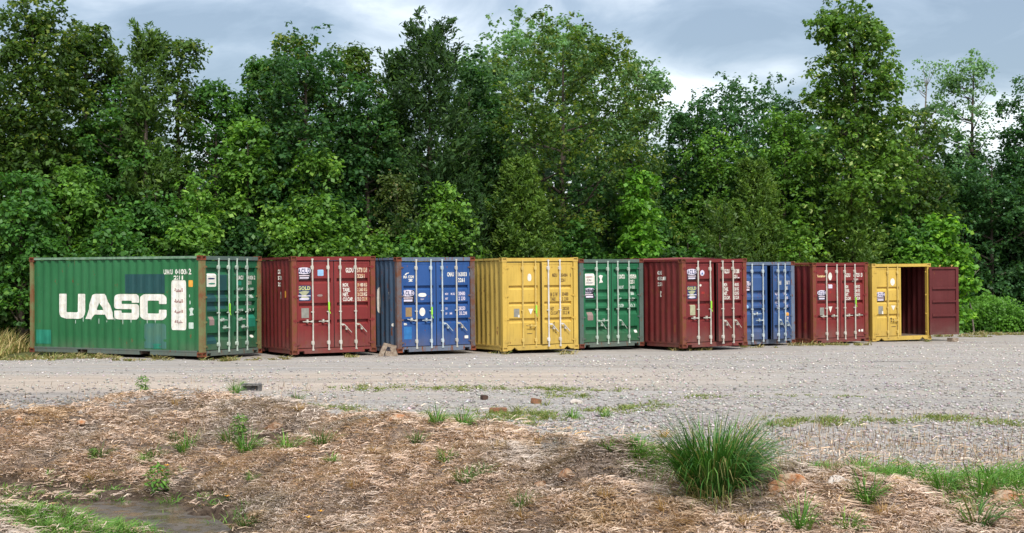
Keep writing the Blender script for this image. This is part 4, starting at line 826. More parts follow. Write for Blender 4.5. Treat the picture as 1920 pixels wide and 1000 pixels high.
SHRUBS = [
 dict(px=40, ytop=330, hwpx=70, D=42.5, pal='mid', env='bush', label='green bush behind the left end of the green container'),
 dict(px=130, ytop=300, hwpx=80, D=44, pal='light', env='bush', label='light green bush above the left part of the UASC container', dens=.8),
 dict(px=210, ytop=400, hwpx=75, D=43, pal='mid', env='bush', label='low bush above the letters on the green container'),
 dict(px=290, ytop=335, hwpx=80, D=45, pal='mid', env='bush', label='middle green bush behind the name panel of the green container'),
 dict(px=370, ytop=330, hwpx=70, D=45.5, pal='light', env='bush', label='yellowish bush behind the green container doors', dens=.8),
 dict(px=350, ytop=425, hwpx=68, D=44, pal='light', env='bush', label='low yellowish bush right above the green container corner'),
 dict(px=465, ytop=225, hwpx=52, D=47, pal='light', env='round', label='light green tree in the notch left of the broad oak', tipf=.1, dens=.8),
 dict(px=440, ytop=400, hwpx=70, D=46, pal='deep', env='bush', label='dark bush above the gap between green and red containers'),
 dict(px=590, ytop=292, hwpx=58, D=46.8, pal='light', env='round', kind='shoot', label='taller yellow green bush above the first red container', tipf=.25),
 dict(px=555, ytop=385, hwpx=72, D=46.0, pal='light', env='bush', kind='shoot', label='bright bush right behind the left half of the first red container', tipf=.2),
 dict(px=655, ytop=395, hwpx=75, D=46.5, pal='light', env='bush', kind='shoot', label='bright bush right behind the right half of the first red container'),
 dict(px=745, ytop=338, hwpx=36, D=47.5, pal='dry', env='round', kind='shoot', size=.11, label='thin dry brownish shrub above the bright blue container', dens=.6),
 dict(px=830, ytop=352, hwpx=72, D=48, pal='light', env='bush', kind='shoot', label='light green bush above the right half of the bright blue container'),
 dict(px=775, ytop=420, hwpx=70, D=47.2, pal='mid', env='bush', label='low bush behind the bright blue container'),
 dict(px=978, ytop=306, hwpx=88, D=49.4, pal='cedar3', env='cone', kind='cedar', label='young cedar above the shut yellow container', size=.12, dens=1.4, cl_r=.36),
 dict(px=905, ytop=420, hwpx=60, D=50.8, pal='cedar2', env='bush', kind='cedar', label='low cedar bush at the left of the shut yellow container', size=.14),
 dict(px=1070, ytop=420, hwpx=66, D=50.5, pal='mid', env='bush', label='low bush above the right corner of the shut yellow container'),
 dict(px=1200, ytop=325, hwpx=42, D=50.5, pal='bright', env='cone', label='young bright green maple with narrow top', tipf=.1, size=.18),
 dict(px=1205, ytop=395, hwpx=66, D=51.9, pal='mid', env='bush', label='green bush round the foot of the young maple'),
 dict(px=1290, ytop=440, hwpx=60, D=53.2, pal='mid', env='bush', label='low bush above the left of the second red container'),
 dict(px=1412, ytop=308, hwpx=98, D=55.6, pal='cedar3', env='cone', kind='cedar', label='broad young cedar above the second red container', size=.12, dens=1.3, cl_r=.38),
 dict(px=1350, ytop=400, hwpx=70, D=53.5, pal='cedar2', env='bush', kind='cedar', label='low cedar left of the broad young cedar', size=.14),
 dict(px=1500, ytop=425, hwpx=60, D=55, pal='light', env='bush', label='light bush above the left of the third red container', dens=.7),
 dict(px=1600, ytop=352, hwpx=80, D=55.5, pal='cedar3', env='cone', dens=1.3, kind='cedar', label='bushy cedar above the third red container', size=.14),
 dict(px=1690, ytop=372, hwpx=66, D=57, pal='mid', env='bush', label='green bush above the open yellow container'),
 dict(px=1765, ytop=412, hwpx=50, D=56.5, pal='bright', env='round', label='lime green bush above the open container door', tipf=.3, size=.2),
 dict(px=1720, ytop=462, hwpx=50, D=56, pal='bright', env='bush', label='low lime green bush behind the open yellow container', size=.2),
 dict(px=1860, ytop=400, hwpx=90, D=62.5, pal='blueg', env='bush', label='dark leafy bush behind the weeds at the right'),
]
for t_ in TREES: _, n_ = tree(**t_); NT += n_
for t_ in SHRUBS:
    t_.setdefault('size', .15); t_.setdefault('h0f', .02)
    _, n_ = tree(cat='bush', name='bush', group='bushes along the wood edge', limbs=12, **t_); NT += n_
print("leaves", NT)
# far dark wood that closes the view
rng = np.random.default_rng(77)
def mass(name, x0, x1, ylo, yhi, top, n, size, pal, label, cat, seed=1):
    r = np.random.default_rng(seed); x = x0 + (x1 - x0) * r.random(n); y = (ylo(x) if callable(ylo) else ylo); y = y + (yhi - ylo if not callable(ylo) else yhi) * r.random(n)
    h = top(x) * (.7 + .4 * (fbm(x, y * .3, .35, 3, seed) + .5) + .35 * (vnoise(x, y, 2.3, seed + 2) + .3)); z = h * r.random(n) ** .8
    dk, lt, tp = (np.array(c) for c in PAL[pal]); f = np.clip(fbm(x, z, .9, 3, seed + 4) + .5, 0, 1)[:, None]
    c = (dk * (1 - f) + lt * f) * (.7 + .6 * r.random((n, 1))); Nn = unit(r.normal(0, .6, (n, 3)) + [0, -.6, .6]); Dd = r.normal(0, 1, (n, 3)) + [0, 0, -.3]
    ln = size * (.6 + .8 * r.random(n)); Vv, Ff = leaf_arrays(np.stack([x, y, z + hz(x, y)], 1), Nn, unit(Dd), ln, ln * .6)
    o = link(name, np_mesh(name, Vv, Ff, np.repeat(c, 4, 0)), M['leaf']); tag(o, label, cat, kind='stuff'); return o
mass('far_wood', -30, 34, 62, 70, lambda x: 7.6 + 0 * x + .8 * np.sin(x * .5), 34000, .52, 'deep', 'dark wood that closes the view behind the nearer trees', 'wood')
WL = lambda x: np.interp(x, [-19, -15, -9, 0, 4, 8, 14, 15.5, 30], [43.5, 43.5, 46, 49.5, 52, 54.5, 57, 60.3, 60.3])
mass('undergrowth', -9, 27, WL, 5, lambda x: 2.6 + 0 * x, 20000, .30, 'deep', 'dense dark undergrowth beneath the trees', 'undergrowth', 3)
mass('undergrowth', -19, -9, WL, 5, lambda x: 2.6 + 0 * x, 8000, .26, 'deep', 'dark undergrowth under the left trees', 'undergrowth', 5)
mass('weed_patch', 15.9, 24, 57.2, 59.5, lambda x: 1.15 + .25 * np.sin(x * 1.7), 22000, .125, 'bright', 'bright green waist high weeds at the right edge of the yard', 'weeds', 9)
# bare crooked stems in front of the dark hedge at the right
def branchy(name, px, py, Y, label, h=2.4, seed=1):
    rng_ = random.Random(seed); x = (px - 960) / 2700 * Y; root = empty(name, (x, Y, float(hz(x, Y)))); tag(root, label, 'bare shrub')
    mb = MB()
    def grow(p, d, L_, r, k):
        q = p + d * L_; mb.tube(p, q, r, 5, r * .7)
        if k == 0: return
        for _ in range(2):
            nd = (d + Vector((rng_.uniform(-.7, .7), rng_.uniform(-.3, .3), rng_.uniform(-.15, .5)))).normalized(); grow(q, nd, L_ * rng_.uniform(.6, .85), r * .7, k - 1)
    grow(Vector((0, 0, 0)), Vector((-.1, 0, 1)), h * .32, .035, 4); mb.build('stem', M['bark_pale'], root)
branchy('bare_shrub', 1826, 590, 56.8, 'bare pale crooked branches beside the open red inner door', 3.0, 4)

# ------------------------------------------------------------------ grass, straw, gravel
def blades(X, Y, Z, L_, Wd, az, lift, colr, bend=.5, seed=1, roll=None):
    """bent tapering blades: two quads each, third is the tip"""
    n = len(X); b = np.stack([X, Y, Z], 1); d = np.stack([np.cos(az), np.sin(az)], 1)
    def pt(s, e): return b + np.concatenate([d * (L_ * s * np.cos(lift * (1 - bend * s)))[:, None], (L_ * s * np.sin(lift * (1 - bend * s)) * 1.0)[:, None]], 1)
    p1, p2 = pt(.5, 0), pt(1., 0); sd = np.stack([-np.sin(az), np.cos(az), np.zeros(n)], 1) * Wd[:, None] * .5
    if roll is not None: sd = sd * np.cos(roll)[:, None] + np.array([0, 0, 1]) * (np.sin(roll) * Wd * .5)[:, None]
    Vv = np.stack([b - sd, b + sd, p1 + sd * .85, p1 - sd * .85, p2], 1).reshape(-1, 3)
    k = np.arange(n)[:, None] * 5; Ff = (k + [0, 1, 2, 3], k + [3, 2, 4])
    return Vv, Ff, np.repeat(colr, 5, 0)
rng = np.random.default_rng(11)
# straw thatch over the bank; more blades where the camera is close
n = 570000; D = 11.0 + 14.0 * rng.random(n); X = (rng.random(n) - .5) * (0.745 * D + 4.4)
dc = crest(X, D); inb = (D < dc + .3 + 1.3 * vnoise(X, D, 1.6, 14) + np.where(rng.random(n) < .10, 2.8 * rng.random(n) ** 2 * (1 + .25 * np.clip(X, 0, 5)), 0)); zz = hz(X, D); dens_ = np.clip(.92 + 1.0 * fbm(X, D, 1.7, 3, 40), .35, 1)
keep = inb & ((zz > -0.79 + .12 * vnoise(X, D, 2, 19)) | ((zz > -.88) & (rng.random(n) < .16 + .5 * vnoise(X, D, 3, 20)))) & ((D > np.interp(X, _fx, _fy)) | (rng.random(n) < .45)) & (rng.random(n) < dens_ * np.clip((17.0 / D) ** 1.2, .4, 1.1)); hole = np.exp(-((X - .05) / .24) ** 2 - ((D - 14.05) / .22) ** 2) + np.exp(-((X - .62) / .26) ** 2 - ((D - 15.15) / .17) ** 2) + np.exp(-((X - .95) / .2) ** 2 - ((D - 15.1) / .15) ** 2) + .8 * np.exp(-((X + 3.45) / .4) ** 2 - ((D - 20.6) / .35) ** 2)
keep &= rng.random(len(X)) > 1.25 * hole
X, D, zz = X[keep], D[keep], zz[keep]; n = len(X); print('straw', n)
f = rng.random(n)[:, None]; pn = (fbm(X, D, .8, 3, 50) + .5)[:, None]
pal_ = np.array([(.66, .505, .395), (.56, .415, .320), (.34, .245, .185), (.76, .62, .50), (.50, .41, .35), (.52, .35, .18), (.13, .09, .065)])
w_ = rng.random(n); ci = np.searchsorted(np.cumsum([.28, .24, .15, .14, .09, .05]), w_); cc = pal_[np.clip(ci, 0, 6)]
gz = np.clip((vnoise(X, D, .9, 61) + vnoise(X, D, 2.1, 62) * .5 + .05) * 2.5, 0, 1)[:, None]    # greyer matted places
oz = np.clip((vnoise(X, D, 1.3, 71) - .22) * 6, 0, 1)[:, None]
grey_ = cc.mean(1, keepdims=True) * np.array([[.92, .86, .80]]); cc = cc * (1 - .6 * gz) + grey_ * .6 * gz * .9; cc = cc * (1 - .5 * oz) + np.array([[.48, .32, .16]]) * .5 * oz
hum = np.exp(-((X - .85) / .55) ** 2 - ((D - 15.6) / .6) ** 2)[:, None]; cc = cc * (1 - .35 * hum) 
cc = cc * np.array([[.98, .95, .92]]) * (.8 + .45 * rng.random((n, 1)))
up_ = rng.random(n) < .42; lift = np.where(up_, .5 + .9 * rng.random(n), .08 + .5 * rng.random(n)); L_ = np.where(up_, .05 + .10 * rng.random(n), .07 + .13 * rng.random(n)) * (.8 + .9 * np.clip(vnoise(X, D, 5.5, 91) + .3, 0, 1))
az = rng.random(n) * 2 * PI; flow = -PI / 2 + 1.2 * vnoise(X, D, .8, 80); az = np.where(rng.random(n) < .35, flow + rng.normal(0, .6, n), az)
Vv, Ff, cv = blades(X, D, zz + rng.random(n) * .025, L_, .0075 + .0065 * rng.random(n) * (D / 14), az, lift, cc, .8, roll=rng.random(n) * 1.3)
o = link('dry_grass', np_mesh('dry_grass', Vv, Ff, cv), M['straw']); tag(o, 'matted brown dry grass covering the ditch bank', 'dry grass', kind='stuff')

def green_patch(specs, name, label, cat='grass', seed=2, Lr=(.06, .14), pal=((.09, .17, .03), (.17, .27, .05), (.26, .29, .08)), wd=.008):
    r = np.random.default_rng(seed); Xs, Ys, Ls = [], [], []
    for x, y, sx_, sy_, k, ls in specs:
        # clumps inside the patch, each with its own height
        nc = max(4, k // 22); cx = x + sx_ * r.normal(0, .55, nc); cy = y + sy_ * 1.9 * r.normal(0, .6, nc); ch = .45 + 1.1 * r.random(nc) ** 1.6; q = (nc * r.random(k) ** 1.5).astype(int)
        Xs.append(cx[q] + r.normal(0, .055, k)); Ys.append(cy[q] + r.normal(0, .06, k)); Ls.append(ls * ch[q])
    X, Y, Ls = map(np.concatenate, (Xs, Ys, Ls)); n = len(X); p = np.array(pal); c = p[r.integers(0, len(p), n)] * (.75 + .5 * r.random((n, 1)))
    L_ = (Lr[0] + (Lr[1] - Lr[0]) * r.random(n)) * Ls; Vv, Ff, cv = blades(X, Y, hz(X, Y) - .01, L_, wd * (.7 + .6 * r.random(n)) * np.clip(Y / 15, 1, 3), r.random(n) * 2 * PI, .6 + .85 * r.random(n), c, .45, roll=r.random(n))
    o = link(name, np_mesh(name, Vv, Ff, cv), M['blade']); tag(o, label, cat, kind='stuff'); return o
yg = ((.15, .20, .05), (.22, .25, .07), (.28, .27, .10), (.12, .19, .04))
def pw(px, py): x, y, z = P(px, py); return x, y
sp = []
for px, py, wpx, hp, k, ls in ((700, 730, 90, .35, 900, .7), (860, 728, 110, .35, 1100, .7), (1030, 731, 120, .4, 1200, .7), (650, 766, 55, .22, 700, .8), (1060, 742, 60, .3, 600, .8), (950, 785, 120, .4, 1900, 1.0), (1000, 778, 60, .5, 700, 1.1), (1150, 770, 80, .4, 900, .9), (1220, 765, 50, .3, 300, .9),
    (1500, 792, 60, .3, 900, .9), (1560, 790, 30, .2, 350, .9), (1660, 790, 50, .25, 600, .9), (1775, 787, 50, .25, 800, 1.0), (1890, 795, 50, .3, 600, 1.0), (1330, 745, 90, .25, 350, .7), (1540, 745, 90, .25, 300, .6)):
    x, y = pw(px, py); sp.append((x, y, wpx / 2700 * y, hp, k, ls))
green_patch(sp, 'yard_weeds', 'low yellow green weeds growing in the gravel', 'weeds', 2, pal=yg)
sp = []
for px, py, wpx, hp, k, ls in ((1560, 885, 45, .2, 500, 1.2), (1630, 895, 60, .25, 900, 1.5), (1700, 900, 60, .3, 1200, 1.8), (1790, 910, 60, .3, 1000, 1.6), (1880, 915, 60, .3, 1300, 1.9), (1215, 850, 40, .2, 800, 1.4), (1960, 910, 60, .3, 900, 1.9)):
    x, y = pw(px, py); sp.append((x, y, wpx / 2700 * y, hp, k, ls))
green_patch(sp, 'bank_top_grass', 'fresh green grass along the top of the bank at the right', 'grass', 3, pal=((.07, .19, .03), (.12, .27, .04), (.18, .30, .06)), wd=.009)
sp = []
for px, py, wpx, hp, k, ls in ((40, 940, 90, .5, 1500, .9), (130, 955, 70, .4, 900, .8), (170, 980, 90, .35, 2600, 1.3), (30, 985, 80, .4, 2600, 1.2), (240, 990, 40, .3, 900, 1.3), (90, 1010, 120, .5, 2500, 1.2), (205, 1010, 90, .3, 1800, 1.3), (330, 965, 60, .35, 160, 1.3), (300, 940, 70, .3, 180, 1.0), (420, 990, 50, .3, 220, 1.3), (150, 915, 90, .25, 260, .9)):
    x, y = pw(px, min(py, 999)); sp.append((x, y if py < 1000 else y - .4, wpx / 2700 * y, hp, k, ls))
green_patch(sp, 'ditch_grass', 'green grass on the near side of the ditch', 'grass', 4, pal=((.08, .20, .03), (.13, .27, .045), (.20, .30, .07)), wd=.009)
# tall dry grass at the left end of the first container
r = np.random.default_rng(31); n = 6500; X = -18.5 + 5.2 * r.random(n) ** .8; Y = 36.0 + 6 * r.random(n) - (X + 14) * .2; keep = ~((X > -13.9) & (Y > 38.2)); X, Y = X[keep], Y[keep]; n = len(X)
p_ = np.array(((.50, .38, .17), (.38, .28, .13), (.22, .25, .07), (.30, .30, .09))); c = p_[r.integers(0, 4, n)] * (.7 + .6 * r.random((n, 1))); hh = .25 + 1.0 * r.random(n) ** 1.3 * np.clip((Y - 36) / 3, .25, 1)
Vv, Ff, cv = blades(X, Y, hz(X, Y) - .02, hh * .75, .022 + .014 * r.random(n), r.random(n) * 2 * PI, 1.0 + .5 * r.random(n), c, .25, roll=r.random(n))
o = link('tall_dry_grass', np_mesh('tall_dry_grass', Vv, Ff, cv), M['blade']); tag(o, 'tall straw coloured grass at the left end of the green container', 'dry grass', kind='stuff')
# fringe of short grass along the container feet
sp = []
for px, py, w_px, k in ((130, 672, 90, 900), (260, 676, 60, 260), (430, 677, 60, 260), (520, 674, 30, 80), (640, 670, 60, 80), (1060, 664, 30, 60), (1275, 657, 28, 500), (1310, 656, 20, 350), (1500, 648, 60, 400), (1560, 647, 60, 450), (1420, 652, 30, 150), (1700, 640, 60, 160), (940, 664, 12, 60), (50, 674, 60, 900), (1870, 628, 90, 900), (1800, 632, 60, 400)):
    x, y = pw(px, py); sp.append((x, y - .1, w_px / 2700 * y, .18, k, 1.5))
green_patch(sp, 'container_foot_grass', 'thin yellowish grass growing along the feet of the containers', 'grass', 6, pal=((.30, .26, .11), (.18, .22, .06), (.38, .30, .15)), wd=.010)
# dead upright stems in the gravel
r = np.random.default_rng(8); n = 5200; px = np.concatenate([r.uniform(1380, 1930, 4200), r.uniform(0, 700, 1000)]); py = np.concatenate([770 + 125 * r.random(4200) ** .6, r.uniform(715, 790, 1000)])
Yd = 1.95 * 2700 / (py - 532); Xd = (px - 960) / 2700 * Yd; keep = r.random(n) < .45 + fbm(Xd, Yd, .8, 2, 5); Xd, Yd = Xd[keep], Yd[keep]; n = len(Xd)
p_ = np.array(((.13, .08, .055), (.30, .20, .13), (.46, .33, .22), (.50, .38, .26))); c = p_[r.integers(0, 4, n)] * (.8 + .4 * r.random((n, 1)))
Vv, Ff, cv = blades(Xd, Yd, hz(Xd, Yd) - .01, .05 + .14 * r.random(n) ** 2, .007 + .006 * r.random(n), r.random(n) * 2 * PI, 1.25 + .3 * r.random(n), c, .1, roll=r.random(n))
o = link('dead_stems', np_mesh('dead_stems', Vv, Ff, cv), M['straw']); tag(o, 'dead dark weed stems standing in the gravel', 'dead weeds', kind='stuff')
# loose gravel
r = np.random.default_rng(9); n = 110000; py = 640 + 320 * r.random(n) ** .9; Yd = 1.95 * 2700 / (py - 532); Xd = (r.random(n) - .5) * (.73 * Yd + 5.0)
wl = np.interp(Xd, [-15, -9, 0, 8, 14, 20], [40, 37, 38.5, 41, 47, 60]); ok = (Yd > crest(Xd, Yd) - .1) & (Yd < wl) & (Yd > 12)
dn = np.clip(.55 + fbm(Xd, Yd * 1.6, .5, 3, 90) + .03 * Xd, .06, 1); ok &= r.random(n) < dn; Xd, Yd = Xd[ok], Yd[ok]; n = len(Xd); print('stones', n)
sz = (.010 + .022 * r.random(n) ** 2.4) * np.clip(Yd / 18, .8, 1.1); octv = np.array([(1, 0, 0), (0, 1, 0), (-1, 0, 0), (0, -1, 0), (0, 0, 1), (0, 0, -.6)], float)
Vv = octv[None] * (1 + .45 * (r.random((n, 6, 1)) - .5)) + .18 * r.normal(0, 1, (n, 6, 3)); Vv = Vv * sz[:, None, None] * [1.15, 1, .72]; a = r.random(n) * 2 * PI; ca, sa = np.cos(a)[:, None], np.sin(a)[:, None]
x_ = Vv[..., 0] * ca - Vv[..., 1] * sa; y_ = Vv[..., 0] * sa + Vv[..., 1] * ca; Vv = np.stack([x_ + Xd[:, None], y_ + Yd[:, None], Vv[..., 2] + (hz(Xd, Yd) + sz * .3)[:, None]], 2).reshape(-1, 3)
T = np.array([(0, 1, 4), (1, 2, 4), (2, 3, 4), (3, 0, 4), (1, 0, 5), (2, 1, 5), (3, 2, 5), (0, 3, 5)]); Ff = (np.arange(n)[:, None, None] * 6 + T[None]).reshape(-1, 3)
g_ = r.random(n); v_ = np.where(g_ < .15, .20, np.where(g_ < .72, .33, np.where(g_ < .945, .42, .58))) * (.85 + .3 * r.random(n)) * np.clip(1 + (Yd - 20) * .02, 1, 1.35); c = v_[:, None] * np.array([[1.0, .915, .83]]) * (1 + .06 * r.normal(0, 1, (n, 3)))
dkz = ((Xd < -4.8) & (Yd < 26.5))[:, None]; c = np.where(dkz, c * .6, c)
o = link('loose_gravel', np_mesh('loose_gravel', Vv, Ff, np.repeat(c, 6, 0)), M['stone']); tag(o, 'loose grey and white gravel spread over the yard', 'gravel', kind='stuff')

# ------------------------------------------------------------------ single plants, stones, debris
def tuft_mesh(n, L0, L1, spread, wd, pal, seed, lift0=.75, bend=.35, base=.12):
    r = np.random.default_rng(seed); a = r.random(n) * 2 * PI; rr = base * np.sqrt(r.random(n)); X = np.cos(a) * rr; Y = np.sin(a) * rr; p = np.array(pal)
    c = p[r.integers(0, len(p), n)] * (.75 + .5 * r.random((n, 1))); s = r.random(n); lift = lift0 + (1.50 - lift0) * (1 - spread * s); L_ = L0 + (L1 - L0) * r.random(n)
    # four segment arcs
    az = a + r.normal(0, .5, n); pts = [np.stack([X, Y, np.full(n, -.02)], 1)]; ang = lift.copy(); K = 5; droop = bend * (.3 + 1.4 * r.random(n) ** 2)
    for k in range(K):
        d = np.stack([np.cos(az) * np.cos(ang), np.sin(az) * np.cos(ang), np.sin(ang)], 1); pts.append(pts[-1] + d * (L_ / K)[:, None]); ang = ang - droop * (k + 1) * .42
    sd = np.stack([-np.sin(az), np.cos(az), np.zeros(n)], 1); sd = sd * np.cos(r.random(n)[:, None]) + np.array([[0, 0, .3]]); wds = [1, 1, .9, .75, .5, .08]
    W = wd * (.7 + .6 * r.random(n))[:, None]; V_ = []
    for k in range(K + 1): V_ += [pts[k] - sd * W * .5 * wds[k], pts[k] + sd * W * .5 * wds[k]]
    Vv = np.stack(V_, 1).reshape(-1, 3); b = np.arange(n)[:, None] * (2 * K + 2); Ff = np.concatenate([b + [2*k, 2*k+1, 2*k+3, 2*k+2] for k in range(K)], 0)
    return np_mesh('blades', Vv, Ff, np.repeat(c, 2 * K + 2, 0))
GP = ((.030, .105, .018), (.050, .155, .026), (.085, .215, .036), (.050, .150, .024), (.130, .250, .055), (.040, .125, .020))
x, y, z = P(1338, 935)
big = link('grass_clump', tuft_mesh(1350, .45, 1.02, 1.0, .016, GP + ((.26, .24, .09),), 5, .98, .36, .24), M['blade']); big.location = (x, y, z); tag(big, 'large clump of long dark green grass on the bank in the foreground', 'grass clump')
x, y, z = P(1338, 940); 
o = link('grass_clump', tuft_mesh(260, .25, .5, 1.0, .010, ((.35, .27, .15), (.26, .20, .10), (.22, .24, .08)), 6, .1, .5, .26), M['blade']); o.location = (x, y, z); tag(o, 'dry yellow blades round the foot of the large green grass clump', 'dry grass')
def leafy_mesh(n, h, rad, size, pal, seed):
    r = np.random.default_rng(seed); t = r.random(n); a = r.random(n) * 2 * PI; rr = rad * (.25 + .75 * r.random(n)) * np.sin(PI * (.15 + .75 * t)); Pp = np.stack([np.cos(a) * rr, np.sin(a) * rr, t * h], 1)
    p = np.array(pal); c = p[r.integers(0, len(p), n)] * (.8 + .4 * r.random((n, 1))); Nn = unit(np.stack([np.cos(a) * .4, np.sin(a) * .4, np.full(n, .8)], 1) + r.normal(0, .3, (n, 3))); Dd = unit(np.stack([np.cos(a), np.sin(a), np.full(n, .3)], 1) + r.normal(0, .3, (n, 3)))
    ln = size * (.6 + .7 * r.random(n)); Vv, Ff = leaf_arrays(Pp, Nn, Dd, ln, ln * .4); return np_mesh('blades', Vv, Ff, np.repeat(c, 4, 0))
G2 = ((.07, .18, .03), (.11, .25, .04), (.18, .28, .06)); G3 = ((.05, .13, .03), (.09, .19, .04), (.16, .20, .06))
tA = tuft_mesh(90, .14, .34, .8, .011, G2, 21, .6, .3, .07); tB = tuft_mesh(70, .12, .28, .9, .010, G3, 22, .5, .3, .08); tC = tuft_mesh(60, .10, .22, .9, .012, ((.10, .22, .04), (.17, .30, .06)), 23, .6, .3, .06)
tD = leafy_mesh(170, .30, .16, .07, G2, 24); tE = tuft_mesh(60, .10, .20, 1., .008, ((.42, .26, .10), (.46, .32, .16), (.30, .17, .07)), 25, .5, .3, .05)
for k_ in (tA, tB, tC, tD, tE): k_.materials.append(M['blade'])
TU = [(268, 735, tD, .9, 'leafy green weed at the edge of the gravel, left of the mound top', 1),
 (440, 738, tA, 1.1, 'upright green weed on the mound next to the grey block', 1), (455, 722, tC, .6, 'tiny green sprig standing right behind the grey block', 1), (558, 750, tB, .9, 'dark green tuft beside the pale flat rock', 1),
 (288, 860, tB, 1.2, 'loose green tuft on the bank, left of three in the mound slope', 1), (350, 850, tA, 1.3, 'middle green tuft in the slope below the mound', 1), (330, 828, tB, 1.0, 'small tuft just above the middle slope tuft', 1),
 (432, 830, tB, 1.6, 'tall loose weed tuft in the hollow below the pale flat rock', 1), (462, 850, tA, 1.4, 'bright dense tuft at the foot of the hollow', 1), (450, 815, tD, 1.0, 'leafy weed in the hollow of the mound', 1),
 (537, 845, tC, 1.7, 'thin bright tuft under the orange clay patch', 1), (606, 835, tB, 1.4, 'dark green tuft right of the orange clay patch', 1), (622, 868, tC, .9, 'small bright tuft below the dark green one on the slope', 1),
 (190, 855, tB, 1.1, 'faint green tuft on the left part of the bank', 1), (175, 865, tD, .6, 'low leafy weed at the left of the bank', 1), (270, 870, tC, 1.0, 'small tuft above the yellow flowers', 1),
 (818, 795, tA, 1.1, 'green tuft at the crest, left of the low weeds', 1), (868, 800, tA, 1.2, 'green tuft at the crest beside the reddish brick', 1), (1072, 785, tC, 1.2, 'bright tuft in the gravel right of the bricks', 1), (1135, 782, tC, .9, 'little bright tuft left of the reddish weeds', 1),
 (780, 832, tB, 1.0, 'sparse tuft on the slope below the crest', 1), (835, 866, tC, 1.1, 'small green tuft in the middle of the dry bank', 1), (870, 905, tB, 1.1, 'flat green tuft by the left of the dark hollow', 1), (905, 890, tB, .9, 'small green tuft next to the dark hollow', 1), (1290, 885, tC, .9, 'bright tuft at the left side of the large clump', 1),
 (1140, 845, tC, .9, 'little green tuft right of the dark hummock', 1), (1200, 855, tA, .9, 'green tuft left of the large clump', 1), (1625, 940, tA, 1.2, 'green tuft on the dry bank at the right', 1), (1500, 996, tA, 1.3, 'green tuft at the bottom edge right of centre', 1), (1590, 996, tC, 1.3, 'thin bright blades at the bottom edge', 1),
 (1830, 985, tB, 1.6, 'tall loose tuft near the lower right corner', 1), (1840, 940, tA, 1.3, 'fresh tuft by the tan rock at the right edge', 1), (1770, 925, tA, 1.1, 'fresh tuft on the bank top, right of the pale rocks', 1), (295, 925, tD, 1.25, 'leafy green plant bearing yellow flowers beside the ditch', 1),
 (470, 905, tC, .8, 'small tuft low on the slope above the ditch', 1), (980, 950, tB, 1.1, 'yellow green tuft under the dark hollow', 1), (460, 985, tB, 1.0, 'thin green tuft at the water edge', 1), (420, 945, tB, .8, 'faint tuft right of the flowers', 1), (1445, 800, tC, .8, 'small tuft in the gravel right behind the large clump', 1)]
OR = [(560, 770), (330, 760), (665, 915), (980, 972), (1135, 935), (1130, 985), (700, 850), (930, 845), (1010, 835), (1245, 820), (170, 900), (1660, 965), (60, 800), (880, 990), (1400, 985), (1245, 960)]
OL = ['small orange straw tuft behind the orange clay patch of the mound', 'orange straw tuft on the very top of the mound', 'orange straw tuft low on the slope, left of the dark hollow', 'orange straw tuft straight under the dark hollow', 'orange straw tuft right below the dark hummock', 'orange straw tuft between dark hollow and large clump near the bottom edge', 'orange straw tuft halfway down the middle slope', 'orange straw tuft left of the dark hummock', 'orange straw tuft at the upper left side of the dark hummock', 'orange straw tuft at the gravel edge left of the large clump', 'orange straw tuft on the left bank above the mud', 'orange straw tuft on the lower right bank', 'leftmost orange straw tuft, by the orange stone', 'orange straw tuft at the bottom edge near the centre', 'orange straw tuft at the bottom edge right of the large clump', 'orange straw tuft at the left foot of the large clump']
random.seed(4)
for px, py, me_, sc_, lab, _k in TU:
    x, y, z = P(px, py); o = bpy.data.objects.new('grass_tuft', me_); COL.objects.link(o); o.location = (x, y, z); s_ = sc_ * .98; o.scale = (s_, s_, s_); o.rotation_euler = (0, 0, random.uniform(0, 6.28)); tag(o, lab, 'plant' if me_ is tD else 'grass tuft', 'green tufts on the bank')
for (px, py), lab in zip(OR, OL):
    x, y, z = P(px, py); o = bpy.data.objects.new('straw_tuft', tE); COL.objects.link(o); o.location = (x, y, z); o.rotation_euler = (0, 0, random.uniform(0, 6.28)); o.scale = (1.0,) * 3
    tag(o, lab, 'grass tuft', 'orange dry tufts on the bank')
# yellow flowers
def flower(px, py, dz, label, parent=None):
    x, y, z = P(px, py); root = empty('flower', (x, y, z)); tag(root, label, 'flower', 'yellow flowers near the ditch'); mb = MB(); mb.tube((0, 0, -.02), (.01, 0, dz), .004, 5); mb.build('stem', M['tan'] if 'tan' in M else M['bark'], root)
    for k in range(5):
        a = 2 * PI * k / 5 + .3; q = MB(); c0 = Vector((.01, 0, dz)); u = Vector((math.cos(a), math.sin(a), .35)).normalized(); s_ = u.cross(Vector((0, 0, 1))).normalized() * .014
        q.v = [tuple(c0), tuple(c0 + u * .02 + s_), tuple(c0 + u * .042 + Vector((0, 0, .006))), tuple(c0 + u * .02 - s_)]; q.f = [(0, 1, 2, 3)]; q.build('petal', M['petal'], root)
flower(294, 920, .30, 'left yellow flower of the cluster on the leafy plant'); flower(302, 925, .27, 'lowest yellow flower in the cluster on the leafy plant'); flower(312, 918, .31, 'right yellow flower of the cluster on the leafy plant')
flower(425, 942, .06, 'lone yellow flower right of the leafy plant'); flower(600, 972, .06, 'upper of the two yellow flowers low on the slope'); flower(577, 984, .06, 'lower of the two yellow flowers low on the slope')

